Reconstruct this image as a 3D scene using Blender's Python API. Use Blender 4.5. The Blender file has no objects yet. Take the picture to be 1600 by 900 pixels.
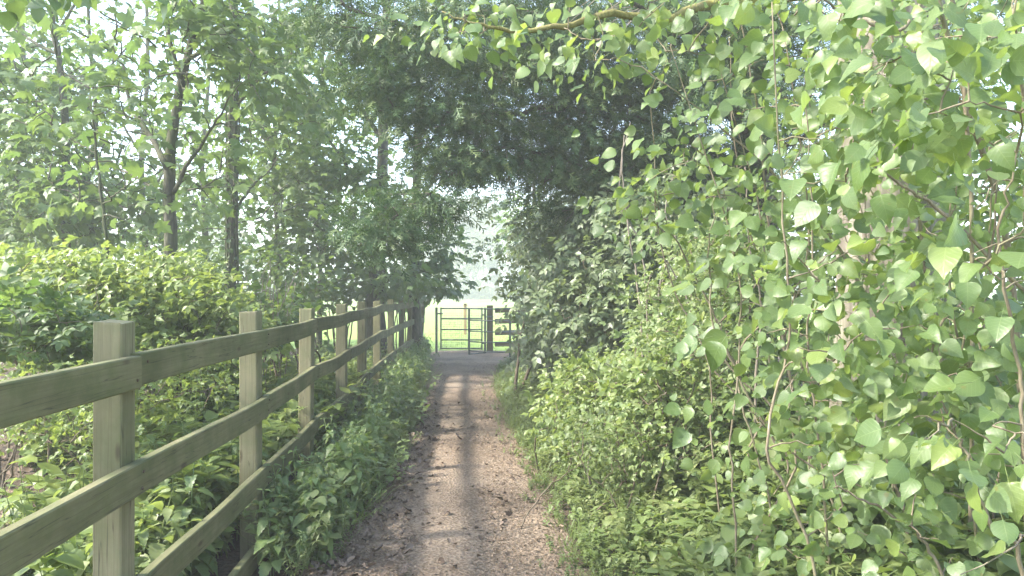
import bpy, math, random
import numpy as np
from mathutils import Vector, Matrix

# ------------------------------------------------------------------ camera, sky, sun, exposure
sc = bpy.context.scene
COL = sc.collection
rng = np.random.default_rng(11)
random.seed(11)
F, H = 1208.0, 1.6                       # focal length in photo pixels, eye height (m)

cam_d = bpy.data.cameras.new('camera')
cam_d.sensor_width = 36.0
cam_d.lens = 36.0 * F / 1600.0
cam_d.clip_start = 0.05
cam_d.clip_end = 4000
cam = bpy.data.objects.new('camera', cam_d)
COL.objects.link(cam)
cam.location = (0, 0, H)
cam.rotation_euler = (math.radians(90), 0, 0)
sc.camera = cam

SUN_EL, SUN_AZ = math.radians(44), math.radians(14)
TO_SUN = np.array([-math.cos(SUN_EL) * math.cos(SUN_AZ), -math.cos(SUN_EL) * math.sin(SUN_AZ), math.sin(SUN_EL)])
world = bpy.data.worlds.new('World')
sc.world = world
world.use_nodes = True
nt = world.node_tree
bg = nt.nodes['Background']
sky = nt.nodes.new('ShaderNodeTexSky')
sky.sky_type = 'NISHITA'
sky.sun_disc = False
sky.sun_elevation = SUN_EL
sky.sun_rotation = math.atan2(TO_SUN[0], TO_SUN[1])
sky.air_density = 1.0
sky.dust_density = 1.8
sky.ozone_density = 1.0
nt.links.new(sky.outputs[0], bg.inputs[0])
bg.inputs[1].default_value = 0.15

sun_d = bpy.data.lights.new('sun', 'SUN')
sun_d.energy = 2.8
sun_d.angle = math.radians(3.0)
sun_d.color = (1.0, 0.95, 0.86)
sun = bpy.data.objects.new('sun', sun_d)
COL.objects.link(sun)
sun.rotation_euler = Vector(TO_SUN).to_track_quat('Z', 'Y').to_euler()

sc.view_settings.view_transform = 'Standard'
sc.view_settings.look = 'None'
sc.view_settings.gamma = 1.0
sc.view_settings.exposure = 2.5
HAZE_DENSITY = 0.0046

sc.render.engine = 'CYCLES'
cy = sc.cycles
cy.use_denoising = True
cy.max_bounces = 10
cy.diffuse_bounces = 5
cy.glossy_bounces = 3
cy.transmission_bounces = 6
cy.volume_bounces = 1
cy.use_adaptive_sampling = True
cy.adaptive_threshold = 0.02
cy.caustics_reflective = False
cy.caustics_refractive = False


# ------------------------------------------------------------------ helpers
def P(x, y, Y):
    """photo pixel at a distance Y in front of the eye -> point in the place (metres)"""
    return np.array([(x - 800) / F * Y, Y, H - (y - 450) / F * Y])


def norm(v):
    return v / np.maximum(np.linalg.norm(v, axis=-1, keepdims=True), 1e-9)


def make_mesh(name, V, T, uv=None, v=None, smooth=True):
    V = np.asarray(V, dtype=np.float32)
    T = np.asarray(T, dtype=np.int32)
    k = T.shape[1]
    me = bpy.data.meshes.new(name)
    me.vertices.add(len(V))
    me.vertices.foreach_set('co', V.ravel())
    me.loops.add(T.size)
    me.loops.foreach_set('vertex_index', T.ravel())
    me.polygons.add(len(T))
    me.polygons.foreach_set('loop_start', np.arange(0, T.size, k, dtype=np.int32))
    me.polygons.foreach_set('use_smooth', np.full(len(T), bool(smooth)))
    if uv is not None:
        l = me.uv_layers.new(name='uv')
        l.data.foreach_set('uv', np.asarray(uv, dtype=np.float32)[T.ravel()].ravel())
    if v is not None:
        a = me.attributes.new('v', 'FLOAT', 'POINT')
        a.data.foreach_set('value', np.asarray(v, dtype=np.float32))
    me.update(calc_edges=True)
    return me


def link(name, me, mat=None, parent=None, kind=None, label=None):
    o = bpy.data.objects.new(name, me)
    COL.objects.link(o)
    if mat is not None and me is not None and len(me.materials) == 0:
        me.materials.append(mat)
    if parent is not None:
        o.parent = parent
        if parent.type == 'EMPTY':
            o.matrix_parent_inverse = Matrix.Translation(-parent.location)
    if kind:
        o['kind'] = kind
    if label:
        o['label'] = label
    return o


def thing(name, label, cat, loc=(0, 0, 0), group=None):
    o = bpy.data.objects.new(name, None)
    o.empty_display_size = 0.2
    COL.objects.link(o)
    o.location = Vector([float(c) for c in loc])
    o['label'] = label
    o['category'] = cat
    if group:
        o['group'] = group
    return o


class Acc:
    """collects triangles of one object"""
    def __init__(s):
        s.V, s.T, s.U, s.n = [], [], [], 0

    def add(s, V, T, U=None):
        V = np.asarray(V, float)
        s.V.append(V)
        s.T.append(np.asarray(T, int) + s.n)
        s.U.append(np.zeros((len(V), 2)) if U is None else np.asarray(U, float))
        s.n += len(V)

    def mesh(s, name, smooth=True):
        return make_mesh(name, np.concatenate(s.V), np.concatenate(s.T), np.concatenate(s.U), smooth=smooth)

    def tmpl(s):
        return np.concatenate(s.V), np.concatenate(s.T), np.concatenate(s.U)


def tube(pts, rad, sides=6, ridge=0.0, seed=0, cap=True):
    pts = np.asarray(pts, float)
    n = len(pts)
    rad = np.broadcast_to(np.asarray(rad, float), (n,))
    t = norm(np.gradient(pts, axis=0))
    ref = np.array([0, 1.0, 0.02]) if abs(t[:, 2]).mean() > 0.6 else np.array([0.02, 0, 1.0])
    a = norm(np.cross(t, ref))
    b = np.cross(t, a)
    th = np.linspace(0, 2 * np.pi, sides, endpoint=False)
    rr = rad[:, None] * np.ones(sides)[None]
    if ridge:
        r2 = np.random.default_rng(seed)
        rr = rr * (1 + ridge * r2.normal(size=(1, sides)) + ridge * 0.5 * r2.normal(size=(n, sides)))
    ring = pts[:, None, :] + rr[..., None] * (np.cos(th)[None, :, None] * a[:, None] + np.sin(th)[None, :, None] * b[:, None])
    V = ring.reshape(-1, 3)
    L = np.concatenate([[0], np.cumsum(np.linalg.norm(np.diff(pts, axis=0), axis=1))])
    U = np.stack([np.repeat(L, sides), np.tile(th * rad.mean(), n)], 1)
    i = np.arange(n - 1)[:, None] * sides
    j = np.arange(sides)[None]
    k = (j + 1) % sides
    A, B, C, D = i + j, i + k, i + sides + k, i + sides + j
    T = np.concatenate([np.stack([A, B, C], -1).reshape(-1, 3), np.stack([A, C, D], -1).reshape(-1, 3)])
    if cap:
        V = np.concatenate([V, pts[[0]], pts[[-1]]])
        U = np.concatenate([U, [[0, 0]], [[L[-1], 0]]])
        m = n * sides
        jj = np.arange(sides)
        kk = (jj + 1) % sides
        T = np.concatenate([T, np.stack([kk, jj, np.full(sides, m)], 1),
                            np.stack([jj + m - sides, kk + m - sides, np.full(sides, m + 1)], 1)])
    return V, T, U


def smooth_poly(pts, rad, n=18, wob=0.0):
    """Catmull-Rom through given points"""
    pts = np.asarray(pts, float)
    rad = np.asarray(rad, float)
    m = len(pts)
    pp = np.concatenate([[2 * pts[0] - pts[1]], pts, [2 * pts[-1] - pts[-2]]])
    out, ro = [], []
    per = max(2, n // (m - 1))
    for i in range(m - 1):
        p0, p1, p2, p3 = pp[i:i + 4]
        for t in np.linspace(0, 1, per, endpoint=False):
            out.append(0.5 * (2 * p1 + (p2 - p0) * t + (2 * p0 - 5 * p1 + 4 * p2 - p3) * t * t + (3 * p1 - p0 - 3 * p2 + p3) * t ** 3))
            ro.append(rad[i] * (1 - t) + rad[i + 1] * t)
    out.append(pts[-1])
    ro.append(rad[-1])
    out = np.array(out)
    if wob:
        out[1:] += rng.normal(size=(len(out) - 1, 3)) * wob
    return out, np.array(ro)


# ---- leaf shapes: base at origin, along +Y, face +Z, unit length
def strip_leaf(rows, fold=0.25, bend=0.25, wave=0.0, petiole=0.0, seed=0, pr=0.012):
    r = np.random.default_rng(seed)
    V, U, T = [], [], []
    for y, w in rows:
        for sx in (-1, 0, 1):
            x = sx * w
            z = fold * abs(x) - bend * y * y + (wave * r.normal() if sx else 0)
            V.append((x, y, z))
            U.append((x + 0.5, y))
    for i in range(len(rows) - 1):
        a = 3 * i
        for c in (0, 1):
            p, q, s, t = a + c, a + c + 1, a + c + 4, a + c + 3
            if rows[i][1] < 0.02:
                T.append((p if c == 0 else p, s, t) if c == 0 else (p, s, t))
                continue
            if rows[i + 1][1] < 0.02:
                T.append((p, q, s if c == 0 else t))
                continue
            T += [(p, q, s), (p, s, t)]
    V, T, U = np.array(V), np.array(T), np.array(U)
    if petiole:
        V = V + np.array([0, petiole, 0])
        tv, tt, tu = tube([(0, 0, 0.0), (0.0, petiole * 0.5, 0.02), (0, petiole + 0.02, 0)], [pr, pr * .8, pr * .8], 3, cap=False)
        T = np.concatenate([T, tt + len(V)])
        U = np.concatenate([U, np.tile([[0.5, 0.0]], (len(tv), 1))])
        V = np.concatenate([V, tv])
    return V, T, U


def xf(t, R=None, off=(0, 0, 0), s=1.0):
    V, T, U = t
    V = V * s
    if R is not None:
        V = V @ np.asarray(R).T
    return V + np.asarray(off), T, U


def merge(ts):
    a = Acc()
    for V, T, U in ts:
        a.add(V, T, U)
    return a.tmpl()


def rotz(a):
    c, s = math.cos(a), math.sin(a)
    return np.array([[c, -s, 0], [s, c, 0], [0, 0, 1.0]])


def rotx(a):
    c, s = math.cos(a), math.sin(a)
    return np.array([[1, 0, 0], [0, c, -s], [0, s, c]])


def roty(a):
    c, s = math.cos(a), math.sin(a)
    return np.array([[c, 0, s], [0, 1, 0], [-s, 0, c]])


def maple_leaf(droop, seed, pet=0.35):
    r = np.random.default_rng(seed)
    half = [(0.0, 0.0), (.2, -.04), (.37, .02), (.29, .17), (.42, .24), (.58, .46), (.40, .44), (.25, .47), (.30, .66), (.17, .72)]
    full = half + [(0.0, 1.0)] + [(-x, y) for x, y in half[:0:-1]]
    O = np.array(full) + r.normal(size=(len(full), 2)) * 0.018
    V = np.concatenate([[[0, .33]], O])
    d2 = V[:, 0] ** 2 * 1.3 + (V[:, 1] - .25) ** 2
    z = -droop * d2 + r.normal(size=len(V)) * 0.02 + 0.12 * np.abs(V[:, 0])
    V3 = np.concatenate([V, z[:, None]], 1)
    n = len(O)
    T = np.array([(0, 1 + i, 1 + (i + 1) % n) for i in range(n)])
    T = T[:, [0, 2, 1]] if False else T
    V3[:, 1] += pet
    tv, tt, tu = tube([(0, 0, 0.0), (0, pet + .02, 0)], [.012, .01], 3, cap=False)
    U = np.concatenate([V + [0.5, 0], np.tile([[.5, 0]], (len(tv), 1))])
    return np.concatenate([V3, tv]), np.concatenate([T, tt + len(V3)]), U


POPLAR = [strip_leaf([(0, .0), (.025, .16), (.09, .30), (.21, .405), (.36, .425), (.53, .37), (.69, .265), (.83, .14), (.93, .05), (1.0, .0)],
                     fold=f, bend=b, wave=w, petiole=.5, seed=i, pr=.013)
          for i, (f, b, w) in enumerate([(.10, .15, .02), (.28, .3, .035), (.02, .5, .045), (.45, .1, .03), (.15, -.2, .045), (.6, .35, .03), (-.25, .25, .04), (.2, .7, .03)])]
MAPLE = [maple_leaf(d, i) for i, d in enumerate((.35, .55, .8, .2))]
OVATE = [strip_leaf([(0, 0), (.15, .2), (.45, .3), (.75, .17), (1, 0)], fold=f, bend=b, seed=i) for i, (f, b) in enumerate(((.3, .2), (.5, .4), (.1, .1)))]
ROUND = [strip_leaf([(0, 0), (.2, .3), (.5, .42), (.8, .27), (1, 0)], fold=f, bend=b, petiole=.2, seed=i) for i, (f, b) in enumerate(((.3, .2), (.5, .4), (.1, .1)))]
NETTLE = [strip_leaf([(0, 0), (.05, .2), (.13, .30), (.16, .24), (.28, .33), (.31, .26), (.43, .30), (.46, .22), (.58, .24), (.61, .17), (.74, .16), (.77, .1), (1, 0)],
                     fold=f, bend=b, wave=.012, petiole=.22, seed=i) for i, (f, b) in enumerate(((.25, .35), (.4, .6), (.1, .2)))]


def compound(leaf, spec, pet=.3):
    ts = [tube([(0, 0, 0), (0, pet, 0), (0, max(s[1] for s in spec), 0)], [.012, .01, .006], 3, cap=False)]
    ts[0] = (ts[0][0], ts[0][1], np.tile([[.5, .0]], (len(ts[0][0]), 1)))
    for i, (ang, y, s) in enumerate(spec):
        ts.append(xf(leaf[i % len(leaf)], rotz(ang) @ roty(0.25 * ((i % 3) - 1)), (0, y, 0), s))
    return merge(ts)


BRAMBLE = [compound(OVATE[k:] + OVATE[:k], [(0, .4, .75), (1.15, .38, .6), (-1.15, .38, .6)]) for k in range(3)]
ELDER = [compound(OVATE[k:] + OVATE[:k], [(0, .75, .5), (1.05, .7, .45), (-1.05, .7, .45), (1.15, .35, .4), (-1.15, .35, .4)]) for k in range(3)]


def sprig(seed):
    r = np.random.default_rng(seed)
    V, T = [], []

    def blade(b, d, w, L):
        d = d / np.linalg.norm(d)
        s = np.cross(d, [0, 0, 1.0])
        s = s / np.linalg.norm(s)
        n = len(V)
        V.extend([b - s * w * .4, b + s * w * .4, b + d * L * .55 + s * w, b + d * L, b + d * L * .55 - s * w])
        T.extend([(n, n + 1, n + 2), (n, n + 2, n + 4), (n + 4, n + 2, n + 3)])
    blade(np.zeros(3), np.array([0, 1, -.1]), .035, 1.0)
    for i in range(7):
        y = .1 + .12 * i
        sg = 1 if i % 2 else -1
        blade(np.array([0, y, -.1 * y]), np.array([sg * .8, .75, r.normal() * .35 - .1]), .042, .42 - .03 * i + .1 * r.random())
    V = np.array(V)
    return V, np.array(T), V[:, :2] + [.5, 0]


SPRIG = [sprig(i) for i in range(4)]


def frames(d, n):
    y = norm(d)
    z = norm(n - (n * y).sum(-1, keepdims=True) * y)
    x = np.cross(y, z)
    return np.stack([x, y, z], -1)


def stamp(tmpls, Pn, R, S, v=None):
    """many copies of leaf shapes -> arrays of one mesh"""
    N = len(Pn)
    if v is None:
        v = rng.random(N)
    pick = rng.integers(0, len(tmpls), N)
    Vs, Ts, Us, vs, off = [], [], [], [], 0
    for k, (V, T, U) in enumerate(tmpls):
        m = np.nonzero(pick == k)[0]
        if not len(m):
            continue
        W = np.einsum('nij,vj->nvi', R[m] * S[m][:, None, None], V) + Pn[m][:, None]
        Vs.append(W.reshape(-1, 3))
        Ts.append((T[None] + (np.arange(len(m)) * len(V))[:, None, None] + off).reshape(-1, 3))
        Us.append(np.tile(U, (len(m), 1)))
        vs.append(np.repeat(v[m], len(V)))
        off += len(m) * len(V)
    return np.concatenate(Vs), np.concatenate(Ts), np.concatenate(Us), np.concatenate(vs)


_shared = {}


def shared_leaf(key, t, mat):
    if key not in _shared:
        me = make_mesh('leaf', *t)
        me.materials.append(mat)
        _shared[key] = me
    return _shared[key]


def leaves(parent, crown_name, key, tmpls, mat, Pn, R, S, single=0, kind='stuff', v=None):
    """crown of a plant: the leaves that show largest as objects of their own, the rest as one part"""
    N = len(Pn)
    solo = np.zeros(N, bool)
    single = min(single, int(N * .6))
    if single:
        ok = (Pn[:, 1] > 0.3) & (np.abs(Pn[:, 0] / np.maximum(Pn[:, 1], .1) * F) < 790) & (np.abs((H - Pn[:, 2]) / np.maximum(Pn[:, 1], .1) * F) < 440)
        size = np.where(ok, S / np.maximum(Pn[:, 1], .1), 0)
        solo[np.argsort(-size)[:single]] = True
        solo &= ok
    m = ~solo
    V, T, U, vv = stamp(tmpls, Pn[m], R[m], S[m], None if v is None else v[m])
    crown = link(crown_name, make_mesh(crown_name, V, T, U, vv), mat, parent, kind=kind)
    for i in np.nonzero(solo)[0]:
        k = int(rng.integers(0, len(tmpls)))
        o = link('leaf', shared_leaf((key, k), tmpls[k], mat), None, crown)
        M = np.eye(4)
        M[:3, :3] = R[i] * S[i]
        M[:3, 3] = Pn[i]
        o.matrix_basis = Matrix(M.tolist())
    return crown


def grow(skel, att, r0=.006, k=.011, taper=.0018, sides=5, up=.35, acc=None):
    """branches that reach from a skeleton of limbs to points in the crown"""
    sk = [np.asarray(p, float) for p in skel]
    sp = np.concatenate(sk)
    d0 = np.array([np.min(np.linalg.norm(sp - a, axis=1)) for a in att])
    buf = np.zeros((len(sp) + len(att) * 5, 3))
    buf[:len(sp)] = sp
    n = len(sp)
    acc = acc or Acc()
    dirs = np.zeros_like(att)
    for i in np.argsort(d0):
        a = att[i]
        dv = buf[:n] - a
        cost = np.linalg.norm(dv, axis=1) + .6 * np.maximum(0, dv[:, 2])
        p = buf[np.argmin(cost)]
        L = np.linalg.norm(a - p)
        if L < .02:
            dirs[i] = (0, 0, 1)
            continue
        c = p * .45 + a * .55 + np.array([0, 0, up * L * .4]) + rng.normal(size=3) * L * .1
        t = np.linspace(0, 1, 7)[:, None]
        q = (1 - t) ** 2 * p + 2 * t * (1 - t) * c + t * t * a
        q[1:-1] += rng.normal(size=(5, 3)) * L * .018
        r = min(r0 + k * L, .035)
        acc.add(*tube(q, np.linspace(r, taper, 7), sides, cap=False))
        buf[n:n + 4] = q[[2, 3, 5, 6]]
        n += 4
        dirs[i] = norm(q[-1] - q[-2])
    return acc, dirs


def sun_gap(p, strength=1.0):
    """openings in the canopy: drop leaves that would shade the sunny stretch of path, the bramble bank and the fence"""
    g = p - TO_SUN * (p[:, 2:3] / TO_SUN[2])
    d = rng.random(len(p))
    path = (g[:, 0] > -2.6) & (g[:, 0] < .8) & (g[:, 1] > 6.4) & (g[:, 1] < 14.0)
    h = p - TO_SUN * ((p[:, 2:3] - 1.6) / TO_SUN[2])
    bank = (h[:, 0] > -7) & (h[:, 0] < -2.2) & (h[:, 1] > 4.5) & (h[:, 1] < 9) & (p[:, 2] > 2.3)
    near = (g[:, 0] > -3.5) & (g[:, 0] < .6) & (g[:, 1] > 1) & (g[:, 1] < 6.4)
    pr = np.where(path, .68, 0)
    pr = np.maximum(pr, np.where(bank, .72, 0))
    pr = np.maximum(pr, np.where(near, .2, 0))
    return d > pr * strength


def blob(n, cx, cy, rx, ry, Y0, Y1, shell=0.0):
    a = rng.random(n) * 2 * np.pi
    r = np.sqrt(shell + (1 - shell) * rng.random(n))
    Y = rng.uniform(Y0, Y1, n)
    x, y = cx + rx * r * np.cos(a), cy + ry * r * np.sin(a)
    return np.stack([(x - 800) / F * Y, Y, H - (y - 450) / F * Y], 1)


def cluster(att, dirs, n, spread, size, sd=.2, droop=.25, face=(0, 0, 1), fw=1.0, rnd=.45, out=.8):
    """leaves about the end of each branch"""
    N = len(att)
    k = np.repeat(np.arange(N), n)
    o = rng.normal(size=(N * n, 3)) * np.array([spread, spread, spread * .42])
    p = att[k] + o
    d = norm(o + dirs[k] * spread * out + rng.normal(size=o.shape) * spread * .3) - np.array([0, 0, droop])
    nn = np.asarray(face, float) * fw + rng.normal(size=o.shape) * rnd
    S = size * np.clip(1 + sd * rng.normal(size=N * n), .45, 1.7)
    return p, frames(d, nn), S


# ------------------------------------------------------------------ materials
def nodes(name):
    m = bpy.data.materials.new(name)
    m.use_nodes = True
    t = m.node_tree
    for n in list(t.nodes):
        t.nodes.remove(n)
    out = t.nodes.new('ShaderNodeOutputMaterial')
    return m, t, out


def N(t, kind, **kw):
    n = t.nodes.new('ShaderNode' + kind)
    for k, v in kw.items():
        if k.startswith('i_'):
            n.inputs[k[2:].replace('_', ' ')].default_value = v
        else:
            setattr(n, k, v)
    return n


def ramp(t, fac, stops):
    r = t.nodes.new('ShaderNodeValToRGB')
    e = r.color_ramp.elements
    while len(e) < len(stops):
        e.new(.5)
    for el, (p, c) in zip(e, stops):
        el.position = p
        el.color = tuple(c) + (1,) if len(c) == 3 else c
    t.links.new(fac, r.inputs[0])
    return r.outputs[0]


def mth(t, op, a, b=None, c=None):
    n = t.nodes.new('ShaderNodeMath')
    n.operation = op
    for i, x in enumerate((a, b, c)):
        if x is None:
            continue
        if isinstance(x, (int, float)):
            n.inputs[i].default_value = x
        else:
            t.links.new(x, n.inputs[i])
    return n.outputs[0]


def mixc(t, fac, a, b, mode='MIX'):
    n = t.nodes.new('ShaderNodeMix')
    n.data_type = 'RGBA'
    n.blend_type = mode
    for sock, x in ((n.inputs[0], fac), (n.inputs[6], a), (n.inputs[7], b)):
        if isinstance(x, (int, float)):
            sock.default_value = x
        elif isinstance(x, tuple):
            sock.default_value = x + (1,) if len(x) == 3 else x
        else:
            t.links.new(x, sock)
    return n.outputs[2]


def leaf_mat(name, cols, trans, tw=.38, rough=.42, veins=False, under=None, spec=.5, spots=.0, dull=.12, warm=(1.06, 1.0, .78)):
    m, t, out = nodes(name)
    at = N(t, 'Attribute', attribute_name='v')
    oi = N(t, 'ObjectInfo')
    v = mth(t, 'FRACT', mth(t, 'ADD', at.outputs['Fac'], oi.outputs['Random']))
    def grey(c, k):
        l_ = .3 * c[0] + .6 * c[1] + .1 * c[2]
        return tuple((q * (1 - k) + l_ * k) * w_ for q, w_ in zip(c, warm))
    cols = [grey(c, dull) for c in cols]
    trans = [grey(c, dull) for c in trans]
    n = len(cols)
    base = ramp(t, v, [(i / (n - 1), c) for i, c in enumerate(cols)])
    tcol = ramp(t, v, [(0, trans[0]), (1, trans[1])])
    uv = N(t, 'UVMap')
    sx = N(t, 'SeparateXYZ')
    t.links.new(uv.outputs[0], sx.inputs[0])
    bump = None
    if veins:
        ax = mth(t, 'ABSOLUTE', mth(t, 'SUBTRACT', sx.outputs[0], .5))
        mid = mth(t, 'SUBTRACT', 1.0, mth(t, 'SMOOTH_MIN', mth(t, 'MULTIPLY', ax, 60), 1.0, .2))
        w = mth(t, 'FRACT', mth(t, 'SUBTRACT', mth(t, 'MULTIPLY', sx.outputs[1], 7.0), mth(t, 'MULTIPLY', ax, 5.0)))
        side = mth(t, 'SUBTRACT', 1.0, mth(t, 'SMOOTH_MIN', mth(t, 'MULTIPLY', mth(t, 'ABSOLUTE', mth(t, 'SUBTRACT', w, .5)), 9), 1.0, .3))
        vein = mth(t, 'MAXIMUM', mid, mth(t, 'MULTIPLY', side, .6))
        base = mixc(t, mth(t, 'MULTIPLY', vein, .32), base, (.34, .40, .16))
        bp = N(t, 'Bump')
        bp.inputs['Strength'].default_value = .2
        bp.inputs['Distance'].default_value = .004
        t.links.new(vein, bp.inputs['Height'])
        bump = bp.outputs[0]
    if spots:
        ns = N(t, 'TexNoise', i_Scale=45.0, i_Detail=2.0)
        geo0 = N(t, 'NewGeometry')
        t.links.new(geo0.outputs['Position'], ns.inputs['Vector'])
        sp = mth(t, 'MULTIPLY', mth(t, 'GREATER_THAN', ns.outputs[0], .70), spots)
        base = mixc(t, sp, base, (.16, .11, .03))
    geo = N(t, 'NewGeometry')
    if under:
        base = mixc(t, mth(t, 'MULTIPLY', geo.outputs['Backfacing'], .8), base, under)
    pr = N(t, 'BsdfPrincipled')
    t.links.new(base, pr.inputs['Base Color'])
    pr.inputs['Roughness'].default_value = rough
    pr.inputs['Specular IOR Level'].default_value = spec
    tr = N(t, 'BsdfTranslucent')
    t.links.new(tcol, tr.inputs['Color'])
    if bump is not None:
        t.links.new(bump, pr.inputs['Normal'])
    mx = N(t, 'MixShader')
    mx.inputs[0].default_value = tw
    t.links.new(pr.outputs[0], mx.inputs[1])
    t.links.new(tr.outputs[0], mx.inputs[2])
    t.links.new(mx.outputs[0], out.inputs[0])
    return m


def bark_mat(name, dark, light, scale=9.0, green=None, gamt=.4, bump=.6, stretch=.25):
    m, t, out = nodes(name)
    tc = N(t, 'NewGeometry')
    mp = N(t, 'Mapping')
    mp.inputs['Scale'].default_value = (1, 1, stretch)
    t.links.new(tc.outputs['Position'], mp.inputs[0])
    n1 = N(t, 'TexNoise', i_Scale=scale, i_Detail=6.0, i_Roughness=.65)
    n2 = N(t, 'TexVoronoi', i_Scale=scale * 2.2, feature='DISTANCE_TO_EDGE')
    t.links.new(mp.outputs[0], n1.inputs['Vector'])
    t.links.new(mp.outputs[0], n2.inputs['Vector'])
    fac = mth(t, 'ADD', mth(t, 'MULTIPLY', n1.outputs[0], .75), mth(t, 'MULTIPLY', n2.outputs[0], .45))
    c = ramp(t, fac, [(.3, dark), (.72, light)])
    if green:
        n3 = N(t, 'TexNoise', i_Scale=2.3, i_Detail=4.0)
        t.links.new(tc.outputs['Position'], n3.inputs['Vector'])
        g = ramp(t, n3.outputs[0], [(.42, (0, 0, 0)), (.62, (gamt,) * 3)])
        c = mixc(t, g, c, green)
    pr = N(t, 'BsdfPrincipled', i_Roughness=.9)
    pr.inputs['Specular IOR Level'].default_value = .2
    t.links.new(c, pr.inputs['Base Color'])
    b = N(t, 'Bump', i_Strength=bump, i_Distance=.02)
    t.links.new(fac, b.inputs['Height'])
    t.links.new(b.outputs[0], pr.inputs['Normal'])
    t.links.new(pr.outputs[0], out.inputs[0])
    return m


def wood_mat(name, c0, c1, alg, algamt=.55):
    """weathered sawn timber, grain along the u direction of the board (uv in metres)"""
    m, t, out = nodes(name)
    uv = N(t, 'UVMap')
    oi = N(t, 'ObjectInfo')
    off = N(t, 'CombineXYZ')
    t.links.new(mth(t, 'MULTIPLY', oi.outputs['Random'], 37.0), off.inputs[0])
    t.links.new(mth(t, 'MULTIPLY', oi.outputs['Random'], 11.0), off.inputs[1])
    add = N(t, 'VectorMath', operation='ADD')
    t.links.new(uv.outputs[0], add.inputs[0])
    t.links.new(off.outputs[0], add.inputs[1])
    mp = N(t, 'Mapping')
    mp.inputs['Scale'].default_value = (2.2, 60, 1)
    t.links.new(add.outputs[0], mp.inputs[0])
    g = N(t, 'TexNoise', i_Scale=1.0, i_Detail=5.0, i_Roughness=.6, i_Distortion=.6)
    t.links.new(mp.outputs[0], g.inputs['Vector'])
    c = ramp(t, g.outputs[0], [(.3, c0), (.7, c1)])
    n2 = N(t, 'TexNoise', i_Scale=5.0, i_Detail=5.0, i_Roughness=.7)
    t.links.new(add.outputs[0], n2.inputs['Vector'])
    a = ramp(t, n2.outputs[0], [(.38, (0, 0, 0)), (.68, (algamt,) * 3)])
    c = mixc(t, a, c, alg)
    mk = N(t, 'Mapping')
    mk.inputs['Scale'].default_value = (3.0, 9, 1)
    t.links.new(add.outputs[0], mk.inputs[0])
    kn = N(t, 'TexVoronoi', i_Scale=1.0)
    t.links.new(mk.outputs[0], kn.inputs['Vector'])
    k = ramp(t, kn.outputs['Distance'], [(.06, (.75,) * 3), (.13, (0, 0, 0))])
    c = mixc(t, k, c, (.07, .05, .03))
    mc = N(t, 'Mapping')
    mc.inputs['Scale'].default_value = (1.1, 38, 1)
    t.links.new(add.outputs[0], mc.inputs[0])
    ck = N(t, 'TexNoise', i_Scale=1.0, i_Detail=2.0)
    t.links.new(mc.outputs[0], ck.inputs['Vector'])
    cr = ramp(t, mth(t, 'ABSOLUTE', mth(t, 'SUBTRACT', ck.outputs[0], .56)), [(.0, (.8,) * 3), (.012, (0, 0, 0))])
    c = mixc(t, cr, c, (.05, .045, .03))
    n5 = N(t, 'TexNoise', i_Scale=1.4, i_Detail=3.0)
    t.links.new(add.outputs[0], n5.inputs['Vector'])
    c = mixc(t, 1.0, c, ramp(t, n5.outputs[0], [(.3, (.62, .64, .55)), (.7, (1.18, 1.15, 1.1))]), 'MULTIPLY')
    pr = N(t, 'BsdfPrincipled', i_Roughness=.82)
    pr.inputs['Specular IOR Level'].default_value = .25
    t.links.new(c, pr.inputs['Base Color'])
    b = N(t, 'Bump', i_Strength=.45, i_Distance=.004)
    t.links.new(g.outputs[0], b.inputs['Height'])
    t.links.new(b.outputs[0], pr.inputs['Normal'])
    t.links.new(pr.outputs[0], out.inputs[0])
    return m


def soil_mat(name, stops, scale=6.0, fine=55.0, bump=.8):
    m, t, out = nodes(name)
    geo = N(t, 'NewGeometry')
    n1 = N(t, 'TexNoise', i_Scale=scale * .25, i_Detail=5.0, i_Roughness=.6)
    n2 = N(t, 'TexNoise', i_Scale=fine, i_Detail=5.0, i_Roughness=.7)
    n3 = N(t, 'TexVoronoi', i_Scale=fine * .8)
    for n in (n1, n2, n3):
        t.links.new(geo.outputs['Position'], n.inputs['Vector'])
    f = mth(t, 'ADD', mth(t, 'MULTIPLY', n1.outputs[0], .45), mth(t, 'ADD', mth(t, 'MULTIPLY', n2.outputs[0], .45), mth(t, 'MULTIPLY', n3.outputs['Distance'], .18)))
    c = ramp(t, f, stops)
    pr = N(t, 'BsdfPrincipled', i_Roughness=.95)
    pr.inputs['Specular IOR Level'].default_value = .15
    t.links.new(c, pr.inputs['Base Color'])
    b = N(t, 'Bump', i_Strength=bump, i_Distance=.012)
    t.links.new(mth(t, 'ADD', n2.outputs[0], n3.outputs['Distance']), b.inputs['Height'])
    t.links.new(b.outputs[0], pr.inputs['Normal'])
    t.links.new(pr.outputs[0], out.inputs[0])
    return m


def plain_mat(name, c0, c1, rough=.6, metal=0.0, scale=20.0):
    m, t, out = nodes(name)
    geo = N(t, 'NewGeometry')
    n1 = N(t, 'TexNoise', i_Scale=scale, i_Detail=5.0)
    t.links.new(geo.outputs['Position'], n1.inputs['Vector'])
    c = ramp(t, n1.outputs[0], [(.35, c0), (.65, c1)])
    pr = N(t, 'BsdfPrincipled', i_Roughness=rough, i_Metallic=metal)
    t.links.new(c, pr.inputs['Base Color'])
    t.links.new(pr.outputs[0], out.inputs[0])
    return m


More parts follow.
